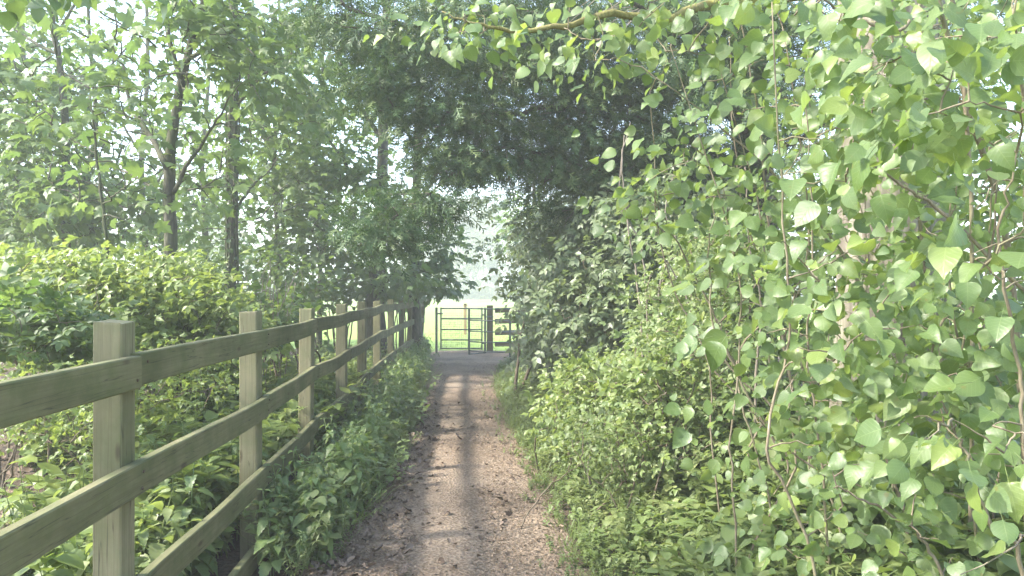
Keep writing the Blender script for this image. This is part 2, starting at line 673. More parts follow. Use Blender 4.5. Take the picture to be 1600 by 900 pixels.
def chip_mat(name, cols):
    m, t, out = nodes(name)
    at = N(t, 'Attribute', attribute_name='v')
    oi = N(t, 'ObjectInfo')
    v = mth(t, 'FRACT', mth(t, 'ADD', at.outputs['Fac'], oi.outputs['Random']))
    c = ramp(t, v, [(i / (len(cols) - 1), q) for i, q in enumerate(cols)])
    pr = N(t, 'BsdfPrincipled', i_Roughness=.85)
    pr.inputs['Specular IOR Level'].default_value = .25
    t.links.new(c, pr.inputs['Base Color'])
    t.links.new(pr.outputs[0], out.inputs[0])
    return m


M_POP = leaf_mat('poplar_leaf', [(.11, .175, .04), (.095, .155, .05), (.135, .20, .05), (.11, .165, .065), (.20, .26, .045)],
                 [(.28, .42, .05), (.40, .52, .06)], .36, .42, True, (.15, .20, .11), .5, .5, .06, (.86, .87, .88))
M_MAPLE = leaf_mat('sycamore_leaf', [(.06, .115, .04), (.075, .135, .045), (.105, .17, .05), (.055, .10, .045)],
                   [(.14, .27, .06), (.25, .39, .07)], .36, .45, True, (.11, .16, .08))
M_CON = leaf_mat('conifer_spray', [(.042, .078, .028), (.06, .10, .034), (.12, .145, .045), (.05, .085, .034)],
                 [(.08, .13, .03), (.12, .17, .04)], .25, .55, dull=.0, warm=(.92, 1.05, .95))
M_ELDER = leaf_mat('elder_leaf', [(.12, .17, .11), (.14, .19, .115), (.10, .15, .09)], [(.2, .31, .1), (.28, .38, .1)], .32, .42, False, (.13, .17, .11))
M_BRAM = leaf_mat('bramble_leaf', [(.12, .185, .045), (.15, .215, .055), (.10, .165, .045), (.185, .24, .06)], [(.28, .42, .06), (.38, .5, .08)], .36, .45, False, (.16, .2, .1))
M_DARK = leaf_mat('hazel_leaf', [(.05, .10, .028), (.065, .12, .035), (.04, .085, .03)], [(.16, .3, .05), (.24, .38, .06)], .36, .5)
M_NET = leaf_mat('nettle_leaf', [(.095, .165, .055), (.115, .19, .065), (.14, .215, .085)], [(.2, .36, .06), (.28, .44, .08)], .32, .45, True, (.12, .17, .08))
M_HERB = leaf_mat('herb_leaf', [(.12, .185, .065), (.15, .215, .08), (.105, .165, .065), (.18, .225, .095)], [(.24, .38, .07), (.32, .44, .08)], .33, .5)
M_IVY = leaf_mat('ivy_leaf', [(.035, .075, .025), (.05, .095, .03), (.06, .10, .035)], [(.1, .2, .04), (.14, .24, .04)], .2, .35)
M_GRASS = leaf_mat('grass_blade', [(.10, .17, .035), (.14, .21, .05), (.09, .15, .04)], [(.25, .38, .07), (.32, .44, .09)], .33, .5)
M_FAR = leaf_mat('far_foliage', [(.08, .13, .04), (.10, .15, .05), (.065, .11, .04)], [(.16, .24, .07), (.2, .28, .08)], .35, .6)
M_FARW = leaf_mat('willow_foliage', [(.10, .13, .07), (.12, .15, .085), (.09, .12, .065)], [(.16, .21, .1), (.2, .25, .12)], .35, .6)
M_BARK = bark_mat('sycamore_bark', (.05, .045, .035), (.17, .155, .12), 12, (.07, .09, .03), .5)
M_TWIG = bark_mat('twig_bark', (.09, .07, .045), (.23, .19, .14), 30, None, bump=.2)
M_POPBARK = bark_mat('poplar_bark', (.10, .085, .065), (.42, .38, .31), 9, (.20, .20, .12), .35, 1.0, .12)
M_SHOOT = bark_mat('poplar_shoot_bark', (.14, .11, .075), (.33, .28, .21), 30, (.16, .17, .08), .4, .2)
M_MOSS = bark_mat('mossy_bark', (.12, .10, .05), (.30, .27, .13), 30, (.22, .21, .04), .8, .5)
M_CONB = bark_mat('conifer_bark', (.05, .038, .03), (.16, .125, .10), 14, None, bump=.8)
M_DEAD = bark_mat('dead_twig', (.15, .125, .10), (.36, .31, .25), 30, None, bump=.2)
M_POST = wood_mat('fence_post_timber', (.18, .16, .10), (.26, .235, .15), (.135, .15, .07), .7)
M_RAIL = wood_mat('fence_rail_timber', (.135, .127, .068), (.205, .19, .108), (.09, .11, .042), .85)
M_OLDW = wood_mat('gate_post_timber', (.12, .10, .065), (.2, .17, .11), (.1, .11, .05))
M_STUMP = wood_mat('new_post_timber', (.34, .23, .13), (.42, .29, .17), (.32, .25, .13), .3)
M_STEEL = plain_mat('galvanised_steel', (.10, .115, .105), (.19, .205, .19), .5, .55, 40)
M_NAIL = plain_mat('rusty_nail', (.06, .04, .03), (.12, .08, .05), .7, .5, 200)
M_PATH = soil_mat('trodden_earth', [(.36, (.085, .061, .042)), (.5, (.18, .134, .094)), (.64, (.31, .243, .177))], 3.0, 60, 1.0)
M_SOIL = soil_mat('woodland_soil', [(.3, (.035, .026, .018)), (.55, (.085, .065, .045)), (.75, (.15, .12, .085))], 5.0, 40, 1.0)
M_FIELD = soil_mat('meadow_turf', [(.3, (.15, .22, .05)), (.55, (.19, .27, .065)), (.78, (.24, .31, .09))], .25, 9, .3)
M_LITTER = chip_mat('dead_leaves', [(.07, .05, .035), (.13, .095, .07), (.22, .165, .125), (.10, .07, .048), (.17, .135, .11)])
M_CHIP = chip_mat('wood_chips', [(.11, .078, .051), (.195, .143, .096), (.32, .245, .172), (.15, .106, .07), (.07, .05, .034)])


# ------------------------------------------------------------------ ground, path, field
YS = np.array([-4, 2, 4.3, 6, 7.7, 10, 12.9, 16, 17.5, 18.7])
PLX = np.array([-1.15, -1.12, -1.12, -1.10, -1.15, -1.32, -1.53, -1.80, -1.92, -1.95])
PRX = np.array([.45, .42, .30, .18, .02, -.18, -.34, -.32, -.12, .05])


def pl(Y):
    return np.interp(Y, YS, PLX)


def prr(Y):
    return np.interp(Y, YS, PRX)


def fence_x(Y):
    return np.interp(Y, [-1, 1, 2.8, 4.6, 6.4, 8.2, 10, 11.8, 13.6, 15.4, 17.0, 18.4],
                     [-1.33, -1.37, -1.443, -1.552, -1.71, -1.81, -1.94, -2.06, -2.13, -2.20, -2.25, -2.18])


def grid_sheet(x, y, z):
    X, Y = np.meshgrid(x, y)
    V = np.stack([X.ravel(), Y.ravel(), z(X, Y).ravel()], 1)
    nx, ny = len(x), len(y)
    i = (np.arange(ny - 1)[:, None] * nx + np.arange(nx - 1)[None]).ravel()
    return V, np.stack([i, i + 1, i + nx + 1, i + nx], 1)


def bumpy(X, Y, a, seed):
    r = np.random.default_rng(seed)
    z = np.zeros_like(X)
    for k in range(10):
        f = 1.0 * 1.5 ** k * .6
        th = r.random() * 6.3
        z += np.sin((X * math.cos(th) + Y * math.sin(th)) * f + r.random() * 6) / (1 + k * .6)
    return z * a


V, T = grid_sheet(np.array([-1500, -400, -100, -30, 30, 100, 400, 1500.]), np.array([-1500, -400, -60, 18, 60, 150, 400, 1500.]), lambda X, Y: X * 0 - .03)
link('field', make_mesh('field', V, T), M_FIELD, kind='structure')
V, T = grid_sheet(np.linspace(-11, 9, 120), np.linspace(-4, 18.75, 130),
                  lambda X, Y: bumpy(X, Y, .008, 3) + np.clip((X - .6) * .10, 0, .25) - .0 + np.clip((-2.6 - X) * .05, 0, .3))
link('ground', make_mesh('ground', V, T), M_SOIL, kind='structure')
uu = np.linspace(0, 1, 46)
yy = np.linspace(-3.5, 19.4, 420)
Ug, Yg = np.meshgrid(uu, yy)
e = bumpy(Yg * 3, Yg * 0, .03, 8)
Xg = pl(Yg) - .14 + e + (prr(Yg) - pl(Yg) + .30 + bumpy(Yg * 3, Yg * 0 + 9, .03, 9) - e) * Ug
crown_h = np.sin(np.pi * Ug)
Zg = .032 * np.minimum(1, crown_h * 3) + bumpy(Xg * 2.5, Yg * 2.5, .0045, 5) * np.minimum(1, crown_h * 3) - .012 * (1 - np.minimum(1, crown_h * 4)) + .012 * np.cos((Ug - .5) * 9) * crown_h
V = np.stack([Xg.ravel(), Yg.ravel(), Zg.ravel()], 1)
i = (np.arange(len(yy) - 1)[:, None] * 46 + np.arange(45)[None]).ravel()
link('path', make_mesh('path', V, np.stack([i, i + 1, i + 47, i + 46], 1)), M_PATH, kind='structure')


def flakes(n, xs, ys, z, smin, smax, thick=.35):
    Pn = np.stack([xs, ys, z], 1)
    d = rng.normal(size=(n, 3)) * [1, 1, .12]
    nn = rng.normal(size=(n, 3)) * thick + [0, 0, 1]
    return Pn, frames(d, nn), rng.uniform(smin, smax, n)


CHIP = [(np.array([(-.18, 0, 0), (.2, .05, 0), (.14, 1, .03), (-.12, .9, -.02)]), np.array([(0, 1, 2), (0, 2, 3)]), np.zeros((4, 2))),
        (np.array([(-.3, 0, 0), (.3, .15, .1), (.1, .7, .02), (-.35, .55, -.02)]), np.array([(0, 1, 2), (0, 2, 3)]), np.zeros((4, 2)))]
n = 34000
ys = 3.2 + 13 * rng.random(n) ** 1.7
xs = pl(ys) - .1 + (prr(ys) - pl(ys) + .2) * rng.random(n)
Pn, R, S = flakes(n, xs, ys, .036 + .006 * rng.random(n), .007, .027)
V, T, U, v = stamp(CHIP, Pn, R, S)
o = link('wood_chips', make_mesh('wood_chips', V, T, U, v, smooth=False), M_CHIP, kind='stuff')
o['label'] = 'fine brown wood chips and crumbs strewn over the trodden path'
o['category'] = 'wood chips'

DEADLEAF = [maple_leaf(-.9, 21, .1), maple_leaf(1.2, 22, .1), OVATE[1], strip_leaf([(0, 0), (.2, .3), (.5, .4), (.8, .25), (1, 0)], fold=.9, bend=-.5, wave=.06, seed=4)]
n = 1100
ys = 3.6 + 7 * rng.random(n) ** 1.4
xs = pl(ys) + .02 + np.abs(rng.normal(size=n)) * .22
m = rng.random(n) < .2
xs = np.where(m, pl(ys) + rng.random(n) * 1.3, xs)
Pn, R, S = flakes(n, xs, ys, .045 + .01 * rng.random(n), .02, .06, .4)
V, T, U, v = stamp(DEADLEAF, Pn, R, S)
o = link('leaf_litter', make_mesh('leaf_litter', V, T, U, v), M_LITTER, kind='stuff')
o['label'] = 'brown dead leaves gathered along the left edge of the path'
o['category'] = 'leaf litter'
n = 2600
ys = 2.6 + 8.5 * rng.random(n)
xs = fence_x(ys) - .1 - 3.8 * rng.random(n) ** .8
Pn, R, S = flakes(n, xs, ys, .03 + np.clip((-2.6 - xs) * .05, 0, .3) + .05 * rng.random(n), .03, .085, .6)
V, T, U, v = stamp(DEADLEAF, Pn, R, S)
o = link('leaf_litter', make_mesh('leaf_litter', V, T, U, v), M_LITTER, kind='stuff')
o['label'] = 'brown dead leaves and soil under the bank behind the fence'
o['category'] = 'leaf litter'


# ------------------------------------------------------------------ fence
def board(pts, w, h, side, ch=.005, uvs=1.0):
    """sawn board swept through pts; w across (along side vector), h up; chamfered edges"""
    pts = np.asarray(pts, float)
    n = len(pts)
    a, b = w / 2, h / 2
    sec = np.array([(-a + ch, -b), (a - ch, -b), (a, -b + ch), (a, b - ch), (a - ch, b), (-a + ch, b), (-a, b - ch), (-a, -b + ch)])
    t = norm(np.gradient(pts, axis=0))
    up = np.array([0, 0, 1.0])
    s = norm(np.cross(t, up)) if side is None else np.tile(np.asarray(side, float), (n, 1))
    u = norm(np.cross(s, t))
    V = (pts[:, None] + sec[None, :, 0, None] * s[:, None] + sec[None, :, 1, None] * u[:, None]).reshape(-1, 3)
    L = np.concatenate([[0], np.cumsum(np.linalg.norm(np.diff(pts, axis=0), axis=1))])
    per = np.concatenate([[0], np.cumsum(np.linalg.norm(np.diff(sec, axis=0), axis=1))])
    U = np.stack([np.repeat(L, 8), np.tile(per, n)], 1)
    i = (np.arange(n - 1)[:, None] * 8)
    j = np.arange(8)[None]
    k = (j + 1) % 8
    A, B, C, D = i + j, i + k, i + 8 + k, i + 8 + j
    T = np.concatenate([np.stack([A, C, B], -1).reshape(-1, 3), np.stack([A, D, C], -1).reshape(-1, 3)])
    e = 8 * (n - 1)
    T = np.concatenate([T, [(0, q, q + 1) for q in range(1, 7)], [(e, e + q + 1, e + q) for q in range(1, 7)]])
    return V, T, U


def post_mesh(name, x, y, z1, w=.1, d=.1, lean=(0, 0), z0=-.3, ch=.006):
    zs = np.array([z0, 0, .35, .7, 1.05, z1 - .01, z1])
    pts = np.stack([x + lean[0] * zs, y + lean[1] * zs, zs], 1)
    a = Acc()
    t = np.array([0, 0, 1.])
    n = len(pts)
    A, B = w / 2, d / 2
    sec = np.array([(-A + ch, -B), (A - ch, -B), (A, -B + ch), (A, B - ch), (A - ch, B), (-A + ch, B), (-A, B - ch), (-A, -B + ch)])
    sc_ = np.ones(n)
    sc_[-1] = .975
    V = np.concatenate([np.concatenate([p[:2] + sec * s, np.full((8, 1), p[2])], 1) for p, s in zip(pts, sc_)])
    per = np.concatenate([[0], np.cumsum(np.linalg.norm(np.diff(sec, axis=0), axis=1))])
    U = np.stack([np.repeat(zs, 8), np.tile(per, n)], 1)
    i = np.arange(n - 1)[:, None] * 8
    j = np.arange(8)[None]
    k = (j + 1) % 8
    Aq, Bq, Cq, Dq = i + j, i + k, i + 8 + k, i + 8 + j
    T = np.concatenate([np.stack([Aq, Bq, Cq], -1).reshape(-1, 3), np.stack([Aq, Cq, Dq], -1).reshape(-1, 3)])
    e_ = 8 * (n - 1)
    T = np.concatenate([T, [(e_, e_ + q, e_ + q + 1) for q in range(1, 7)]])
    V[e_:, 2] += .006 * rng.normal(size=8) * .5
    return make_mesh(name, V, T, U, smooth=False)


fence = thing('post_and_rail_fence', 'weathered four rail timber fence running along the left of the path', 'fence', (-1.5, 2.8, 0))
post_y = np.array([1.0, 2.8, 4.6, 6.4, 8.2, 10.0, 11.8, 13.6, 15.4, 17.0, 18.3])
post_top = [1.47, 1.48, 1.46, 1.43, 1.43, 1.42, 1.40, 1.40, 1.40, 1.36, 1.33]
RZ = {0: [1.315, 1.305, 1.30, 1.295, 1.29, 1.29, 1.28, 1.285, 1.27, 1.255, 1.245, 1.23],
      1: [.92, .905, .905, .905, .90, .895, .89, .90, .89, .87, .86, .85],
      2: [.48, .475, .475, .47, .455, .455, .46, .455, .45, .45, .43, .36],
      3: [.075, .07, .07, .07, .075, .09, .10, .10, .11, .12, .13, .16]}
for i, (y, z) in enumerate(zip(post_y, post_top)):
    x = float(fence_x(y))
    lean = (rng.normal() * .004 + (.012 if i == 1 else 0), rng.normal() * .006)
    if i == len(post_y) - 1:
        lean = (.07, .02)
    w = .104 if i < 9 else .095
    link('post', post_mesh('post', x, y, z, w, w, lean), M_POST if i not in (2,) else M_POST, fence)
ry = np.concatenate([[-.8], post_y])
for r in range(4):
    zs = np.array(RZ[r])
    zs = zs + rng.normal(size=len(zs)) * .006
    starts = list(range(r % 2, len(ry) - 1, 2))
    if starts[0] != 0:
        starts = [0] + starts
    for q, s in enumerate(starts):
        e_ = starts[q + 1] if q + 1 < len(starts) else len(ry) - 1
        y0, y1 = ry[s] + (.0025 if s else 0), ry[e_] - .0025
        if e_ == len(ry) - 1:
            y1 = ry[e_] + .09
        t = np.linspace(y0, y1, max(6, int((y1 - y0) * 5)))
        z = np.interp(t, ry, zs)
        x = fence_x(t) + .052 + .021 + .004 * (r == 1)
        wv = .007 * np.sin(t * 1.7 + r * 2 + s) + .004 * np.sin(t * 3.9 + r)
        sag = -.006 * np.sin(np.clip((t - y0) / (y1 - y0), 0, 1) * np.pi * 2) ** 2
        pts = np.stack([x + np.abs(wv) * .8, t, z + wv * .7 + sag], 1)
        V, T, U = board(pts, .042, .118, None)
        link('rail', make_mesh('rail', V, T, U, smooth=False), M_RAIL, fence)
# nail heads where the near rails meet the posts
na = tube([(-.0, 0, 0), (.004, 0, 0)], [.006, .005], 8)
nail_me = make_mesh('nail', *na)
nail_me.materials.append(M_NAIL)
for i, y in enumerate(post_y[1:6]):
    for r in range(4):
        for dz in (-.03, .03):
            yy_ = y + rng.normal() * .012 + .02 * (1 if dz > 0 else -1)
            z = np.interp(yy_, ry, RZ[r])
            o = link('nail', nail_me, None, fence)
            o.location = (float(fence_x(yy_)) + .052 + .042 + .004 * (r == 1) + .009, float(yy_), float(z + dz))

# ------------------------------------------------------------------ kissing gate and what stands by it
GY = 18.2
k_ = GY / F


def GX(px):
    return (px - 800) * k_


def GZ(py):
    return H - (py - 450) * k_


def bar(p, q, r=.014, s=8):
    return tube(np.linspace(p, q, 3), r, s)


def sqbar(p, q, w):
    p, q = np.asarray(p, float), np.asarray(q, float)
    V, T, U = board(np.linspace(p, q, 2), w, w, (1, 0, 0) if abs((q - p)[2]) > .3 else None, .004)
    return V, T, U


gate = thing('field_gate', 'grey steel gate leaf of four gaps with wire mesh across the path end', 'gate', (GX(690), GY + .45, 0))
gy = GY + .45
gs = gy / F


def g3(px, py, y=None):
    y = gy if y is None else y
    return ((px - 800) * y / F, y, H - (py - 450) * y / F)


for px in (689, 753):
    link('stile', make_mesh('stile', *sqbar(g3(px, 546), g3(px, 480.5), .034), smooth=False), M_STEEL, gate)
for py in (482, 498, 515, 531, 544.5):
    link('gate_bar', make_mesh('gate_bar', *bar(g3(690, py), g3(752, py), .017)), M_STEEL, gate)
wm = Acc()
for i in range(19):
    px = 690 + 62 * (i + .5) / 19
    wm.add(*tube([g3(px, 483, gy + .012), g3(px, 544, gy + .012)], .0022, 3, cap=False))
for i in range(17):
    py = 484 + 60 * (i + .5) / 17
    wm.add(*tube([g3(690, py, gy + .016), g3(752, py, gy + .016)], .0022, 3, cap=False))
link('wire_mesh', wm.mesh('wire_mesh'), M_STEEL, gate)
link('latch', make_mesh('latch', *bar(g3(684, 490), g3(692, 490), .018)), M_STEEL, gate)
link('hinge', make_mesh('hinge', *bar(g3(752, 492), g3(758, 492), .02)), M_STEEL, gate)
link('hinge', make_mesh('hinge', *bar(g3(752, 536), g3(758, 536), .02)), M_STEEL, gate)

sp = thing('steel_post', 'slim grey steel gatepost at the left end of the gate', 'post', (GX(682), GY + .4, 0))
y_ = GY + .4
link('shaft', make_mesh('shaft', *sqbar(g3(682, 562, y_), g3(682, 481, y_), .055), smooth=False), M_STEEL, sp)
link('cap', make_mesh('cap', *board([np.array(g3(682, 481, y_)) + [0, -.03, .002], np.array(g3(682, 481, y_)) + [0, .03, .002]], .06, .012, (1, 0, 0), .002), smooth=False), M_STEEL, sp)

enc = thing('gate_enclosure', 'grey tubular steel pen of the kissing gate right of centre', 'gate enclosure', (GX(745), GY, 0))
for (px, yy0) in ((733, GY - .1), (758, GY + .35), (797, GY - .35)):
    s_ = yy0 / F
    z1 = GZ(481)
    link('upright', make_mesh('upright', *sqbar(((px - 800) * s_, yy0, -.2), ((px - 800) * s_, yy0, z1), .05), smooth=False), M_STEEL, enc)
for py in (482, 500, 517, 533, 547.5):
    z = GZ(py)
    A = np.array([(733 - 800) * (GY - .1) / F, GY - .1, z])
    B = np.array([(765 - 800) * (GY - .4) / F, GY - .42, z])
    C = np.array([(797 - 800) * (GY - .35) / F, GY - .35, z])
    D = np.array([(812 - 800) * (GY + .4) / F, GY + .45, z])
    q, r_ = smooth_poly([A, B, C, D], [.015] * 4, 15)
    link('hoop_rail', make_mesh('hoop_rail', *tube(q, r_, 8)), M_STEEL, enc)
link('sill_bar', make_mesh('sill_bar', *bar(((733 - 800) * (GY - .1) / F, GY - .1, .05), ((758 - 800) * (GY + .35) / F, GY + .35, .05), .015)), M_STEEL, enc)

wp = thing('wooden_gatepost', 'thick dark timber gatepost behind the steel pen', 'post', (GX(766), GY + .8, 0))
link('shaft', post_mesh('shaft', (765.5 - 800) * (GY + .8) / F, GY + .8, H - (477 - 450) * (GY + .8) / F, .15, .15), M_OLDW, wp)
link('strap', make_mesh('strap', *board([((765.5 - 800) * (GY + .8) / F - .085, GY + .72, .9), ((765.5 - 800) * (GY + .8) / F + .085, GY + .72, .9)], .012, .04, None, .001), smooth=False), M_STEEL, wp)
wf = thing('timber_fence', 'short dark timber rail fence right of the wooden gatepost', 'fence', (GX(790), GY + .8, 0))
for z in (1.05, .78, .50, .22):
    V, T, U = board(np.stack([np.linspace(-.42, 2.2, 8), np.full(8, GY + .78), z + .02 * np.sin(np.linspace(0, 3, 8))], 1), .04, .12, None)
    link('rail', make_mesh('rail', V, T, U, smooth=False), M_OLDW, wf)
for x in (.75, 2.1):
    link('post', post_mesh('post', x, GY + .87, 1.2, .11, .11), M_OLDW, wf)
op = thing('marker_post', 'thin orange brown timber post in the meadow behind the gate', 'post', (-1.63, 27, 0))
link('shaft', post_mesh('shaft', (727 - 800) * 27 / F, 27, H - (478 - 450) * 27 / F, .10, .10), M_STUMP, op)
link('cap', make_mesh('cap', *board([((727 - 800) * 27 / F, 26.92, H - (478 - 450) * 27 / F + .012), ((727 - 800) * 27 / F, 27.08, H - (478 - 450) * 27 / F + .012)], .16, .02, (1, 0, 0), .003), smooth=False), M_STUMP, op)


# ------------------------------------------------------------------ trees
def wpx(w, Y):
    return w * Y / F / 2


def tree(name, label, cat, Y, trunk, limbs, att, leafcfg, mat_bark=None, group=None, lkey='maple', tm=None, lmat=None,
         single=0, gap=1.0, dY=0.0, sides=14, ridge=.03, growk={}):
    """trunk / limbs: lists of (px, py, width px) at distance Y (dY: how far the top leans away)"""
    mat_bark = mat_bark or M_BARK
    tm = tm or MAPLE
    lmat = lmat or M_MAPLE
    b = P(trunk[0][0], trunk[0][1], Y)
    root = thing(name, label, cat, (b[0], b[1], 0), group)
    pts = [P(x, y, Y + dY * i / len(trunk)) for i, (x, y, w) in enumerate(trunk)]
    pts[0][2] = min(pts[0][2], -.1)
    q, r = smooth_poly(pts, [wpx(w, Y) for x, y, w in trunk], 30, .004)
    r[:3] *= [1.5, 1.25, 1.1]
    link('trunk', make_mesh('trunk', *tube(q, r, sides, ridge, 5)), mat_bark, root)
    sk = [q[len(q) // 4:]]
    for lb in limbs:
        dy = rng.uniform(-.9, .9)
        lp = [P(x, y, Y + dy * i / len(lb)) for i, (x, y, w) in enumerate(lb)]
        ql, rl = smooth_poly(lp, [wpx(w, Y) for x, y, w in lb], 14, .006)
        link('limb', make_mesh('limb', *tube(ql, rl, 8, ridge, 6)), mat_bark, root)
        sk.append(ql)
    if gap:
        att = att[sun_gap(att, gap)]
    acc, dirs = grow(sk, att, **growk)
    link('branches', acc.mesh('branches'), M_BARK if mat_bark is M_BARK else M_TWIG, root, kind='stuff')
    p, R, S = cluster(att, dirs, **leafcfg)
    k = sun_gap(p, gap) if gap else np.ones(len(p), bool)
    leaves(root, 'crown', lkey, tm, lmat, p[k], R[k], S[k], single)
    return root


MC = dict(n=13, spread=.24, size=.145, droop=.35, rnd=.45)
cat_ = np.concatenate
tree('sycamore_tree', 'forked sycamore with a bare lower trunk rising behind the bramble bank', 'tree', 9.0,
     [(268, 680, 24), (267, 400, 20), (264, 310, 18), (265, 245, 17), (272, 190, 15), (286, 118, 13), (300, 60, 11), (318, 0, 9), (325, -160, 7), (315, -330, 3)],
     [[(262, 262, 11), (240, 222, 9), (218, 188, 8), (203, 160, 6), (192, 100, 4)],
      [(272, 300, 7), (290, 262, 6), (310, 232, 5), (328, 205, 4), (345, 178, 3)],
      [(282, 122, 9), (270, 84, 8), (262, 40, 7), (254, -60, 5), (240, -200, 3)],
      [(292, 95, 8), (318, 78, 6), (345, 70, 5), (380, 30, 3)],
      [(264, 305, 6), (236, 292, 5), (205, 272, 4), (180, 262, 3)]],
     cat_([blob(210, 150, 130, 180, 125, 7.3, 9.8), blob(110, 310, 110, 120, 140, 7.8, 10.2), blob(70, 190, 265, 160, 60, 8, 10),
           blob(40, 210, -130, 240, 140, 7.5, 10.5), blob(55, 320, 250, 80, 70, 8.2, 10)]),
     MC, single=200, dY=.3)

ivy_tree = tree('tall_straight_tree', 'tall straight ivy clad trunk right of the forked sycamore', 'tree', 12.0,
     [(361, 620, 18), (361, 430, 16), (363, 300, 16), (364, 150, 15), (365, 0, 14), (364, -250, 11), (362, -500, 5)],
     [[(364, 330, 5), (395, 290, 4), (425, 262, 3)], [(364, 170, 6), (400, 130, 5), (440, 90, 3)], [(364, 60, 6), (330, 20, 5), (300, -60, 3)],
      [(364, -100, 7), (420, -200, 5), (460, -280, 3)]],
     cat_([blob(110, 420, 130, 100, 130, 11, 13.5), blob(60, 430, 270, 80, 90, 11, 13), blob(25, 380, -180, 150, 140, 11, 13.5), blob(45, 330, 300, 50, 80, 11.5, 13)]),
     MC, single=60)
# ivy climbing it
iv = thing('ivy_vine', 'dark ivy climbing the tall straight trunk', 'ivy', (P(361, 600, 12)[0], 11.9, 0))
st = Acc()
ps = []
for k in range(6):
    a0 = rng.random() * 6.3
    z = np.linspace(0, 5.4, 40)
    xx = np.interp(z, [0, 3, 6.6], [P(361, 430, 12)[0], P(363, 300, 12)[0], P(365, 0, 12)[0]])
    a = a0 + .5 * np.sin(z * 1.3 + k)
    q = np.stack([xx + .095 * np.cos(a), 12.0 + z * 0 + .095 * np.sin(a), z], 1)
    st.add(*tube(q, .012, 5))
    ps.append(q[rng.integers(0, 40, 110)])
ps = cat_(ps) + rng.normal(size=(660, 3)) * .025
nn = ps - np.stack([np.interp(ps[:, 2], [0, 3, 6.6], [P(361, 430, 12)[0], P(363, 300, 12)[0], P(365, 0, 12)[0]]), np.full(660, 12.), ps[:, 2]], 1)
link('stems', st.mesh('stems'), M_BARK, iv, kind='stuff')
leaves(iv, 'foliage', 'ivy', ROUND, M_IVY, ps, frames(rng.normal(size=(660, 3)) * .5 - [0, 0, .7], norm(nn) + rng.normal(size=(660, 3)) * .3), rng.uniform(.04, .085, 660))

tree('sycamore_tree', 'slim sycamore farthest left, its trunk showing between leafy boughs', 'tree', 13.0,
     [(103, 610, 15), (103, 350, 13), (102, 280, 12), (103, 210, 11), (92, 90, 9), (82, 30, 8), (80, -200, 5), (85, -350, 3)],
     [[(103, 255, 5), (60, 252, 4), (18, 254, 3)], [(90, 85, 6), (60, 70, 5), (20, 45, 3)], [(103, 300, 4), (140, 270, 3), (165, 220, 2)], [(86, 60, 5), (120, 0, 4), (150, -60, 3)]],
     cat_([blob(130, 40, 120, 120, 120, 11.5, 14.5), blob(120, 40, 290, 110, 80, 11.5, 14.5), blob(25, 60, -120, 190, 140, 11.5, 14), blob(20, -90, 200, 80, 150, 11.5, 14), blob(25, 150, 330, 90, 50, 12, 14.5)]),
     MC, single=60)
tree('leaning_tree', 'thin dark leaning stem between the two left sycamores', 'tree', 15.0,
     [(150, 585, 12), (147, 360, 10), (140, 310, 10), (136, 270, 9), (150, 200, 7), (140, 60, 5), (130, -150, 3)],
     [[(150, 350, 6), (172, 318, 5), (176, 280, 4), (190, 230, 3)], [(138, 290, 4), (120, 240, 3), (115, 180, 2)]],
     cat_([blob(100, 170, 210, 140, 110, 14, 17), blob(70, 160, 340, 110, 55, 14, 16.5), blob(20, 160, -60, 180, 120, 14, 17)]),
     dict(MC, n=8, size=.14), lmat=M_DARK)
tree('stout_sycamore', 'stout sycamore trunk standing behind the middle of the fence', 'tree', 15.0,
     [(583, 585, 42), (585, 480, 31), (588, 430, 27), (593, 360, 21), (597, 300, 18), (598, 230, 17), (600, 120, 14), (604, 0, 12), (610, -220, 8), (612, -400, 4)],
     [[(597, 330, 7), (560, 290, 6), (530, 240, 4), (500, 200, 3)], [(590, 410, 7), (555, 385, 5), (520, 370, 4), (480, 340, 3)],
      [(598, 220, 8), (560, 160, 6), (530, 90, 4)], [(600, 150, 8), (640, 90, 6), (660, 20, 4)], [(592, 380, 6), (612, 340, 4), (640, 310, 3)]],
     cat_([blob(85, 500, 150, 100, 140, 13.5, 16.5), blob(85, 500, 310, 100, 90, 13.5, 16), blob(22, 605, 430, 50, 35, 13.6, 14.8), blob(25, 560, -150, 150, 150, 13.5, 17), blob(10, 590, 260, 50, 60, 13.5, 14.6)]),
     dict(MC, size=.15), single=80, gap=.6)
tree('twin_stem_sycamore', 'twin stemmed sycamore at the far end of the fence', 'tree', 17.2,
     [(648, 565, 24), (648, 470, 18), (646, 410, 17), (648, 375, 16), (650, 330, 15), (652, 250, 13), (656, 120, 11), (664, -60, 8), (668, -250, 4)],
     [[(645, 392, 13), (632, 376, 12), (624, 362, 10), (612, 330, 8), (600, 290, 5)], [(651, 320, 6), (672, 290, 5), (690, 250, 3)],
      [(648, 420, 4), (668, 410, 3), (688, 425, 2)], [(652, 240, 6), (630, 190, 5), (610, 130, 3)]],
     cat_([blob(30, 668, 430, 38, 32, 16.0, 17.2), blob(18, 675, 385, 22, 38, 16.2, 17.3), blob(22, 640, 320, 45, 40, 16, 18), blob(40, 650, 170, 80, 120, 16, 19), blob(20, 650, -100, 130, 120, 16, 19)]),
     dict(MC, size=.16), single=120, gap=.5)
tree('young_sycamore', 'spindly young sycamore sapling growing out of the bramble bank', 'sapling', 7.6,
     [(170, 700, 6), (168, 430, 5), (163, 340, 5), (152, 260, 4), (146, 190, 3), (140, 150, 2)],
     [[(160, 320, 3), (185, 300, 2), (205, 285, 2)], [(150, 240, 2), (125, 225, 2), (105, 215, 1)]],
     cat_([blob(16, 150, 230, 55, 70, 7.2, 8), blob(10, 190, 320, 40, 40, 7.2, 8)]),
     dict(MC, n=6, size=.12, spread=.14), single=30)
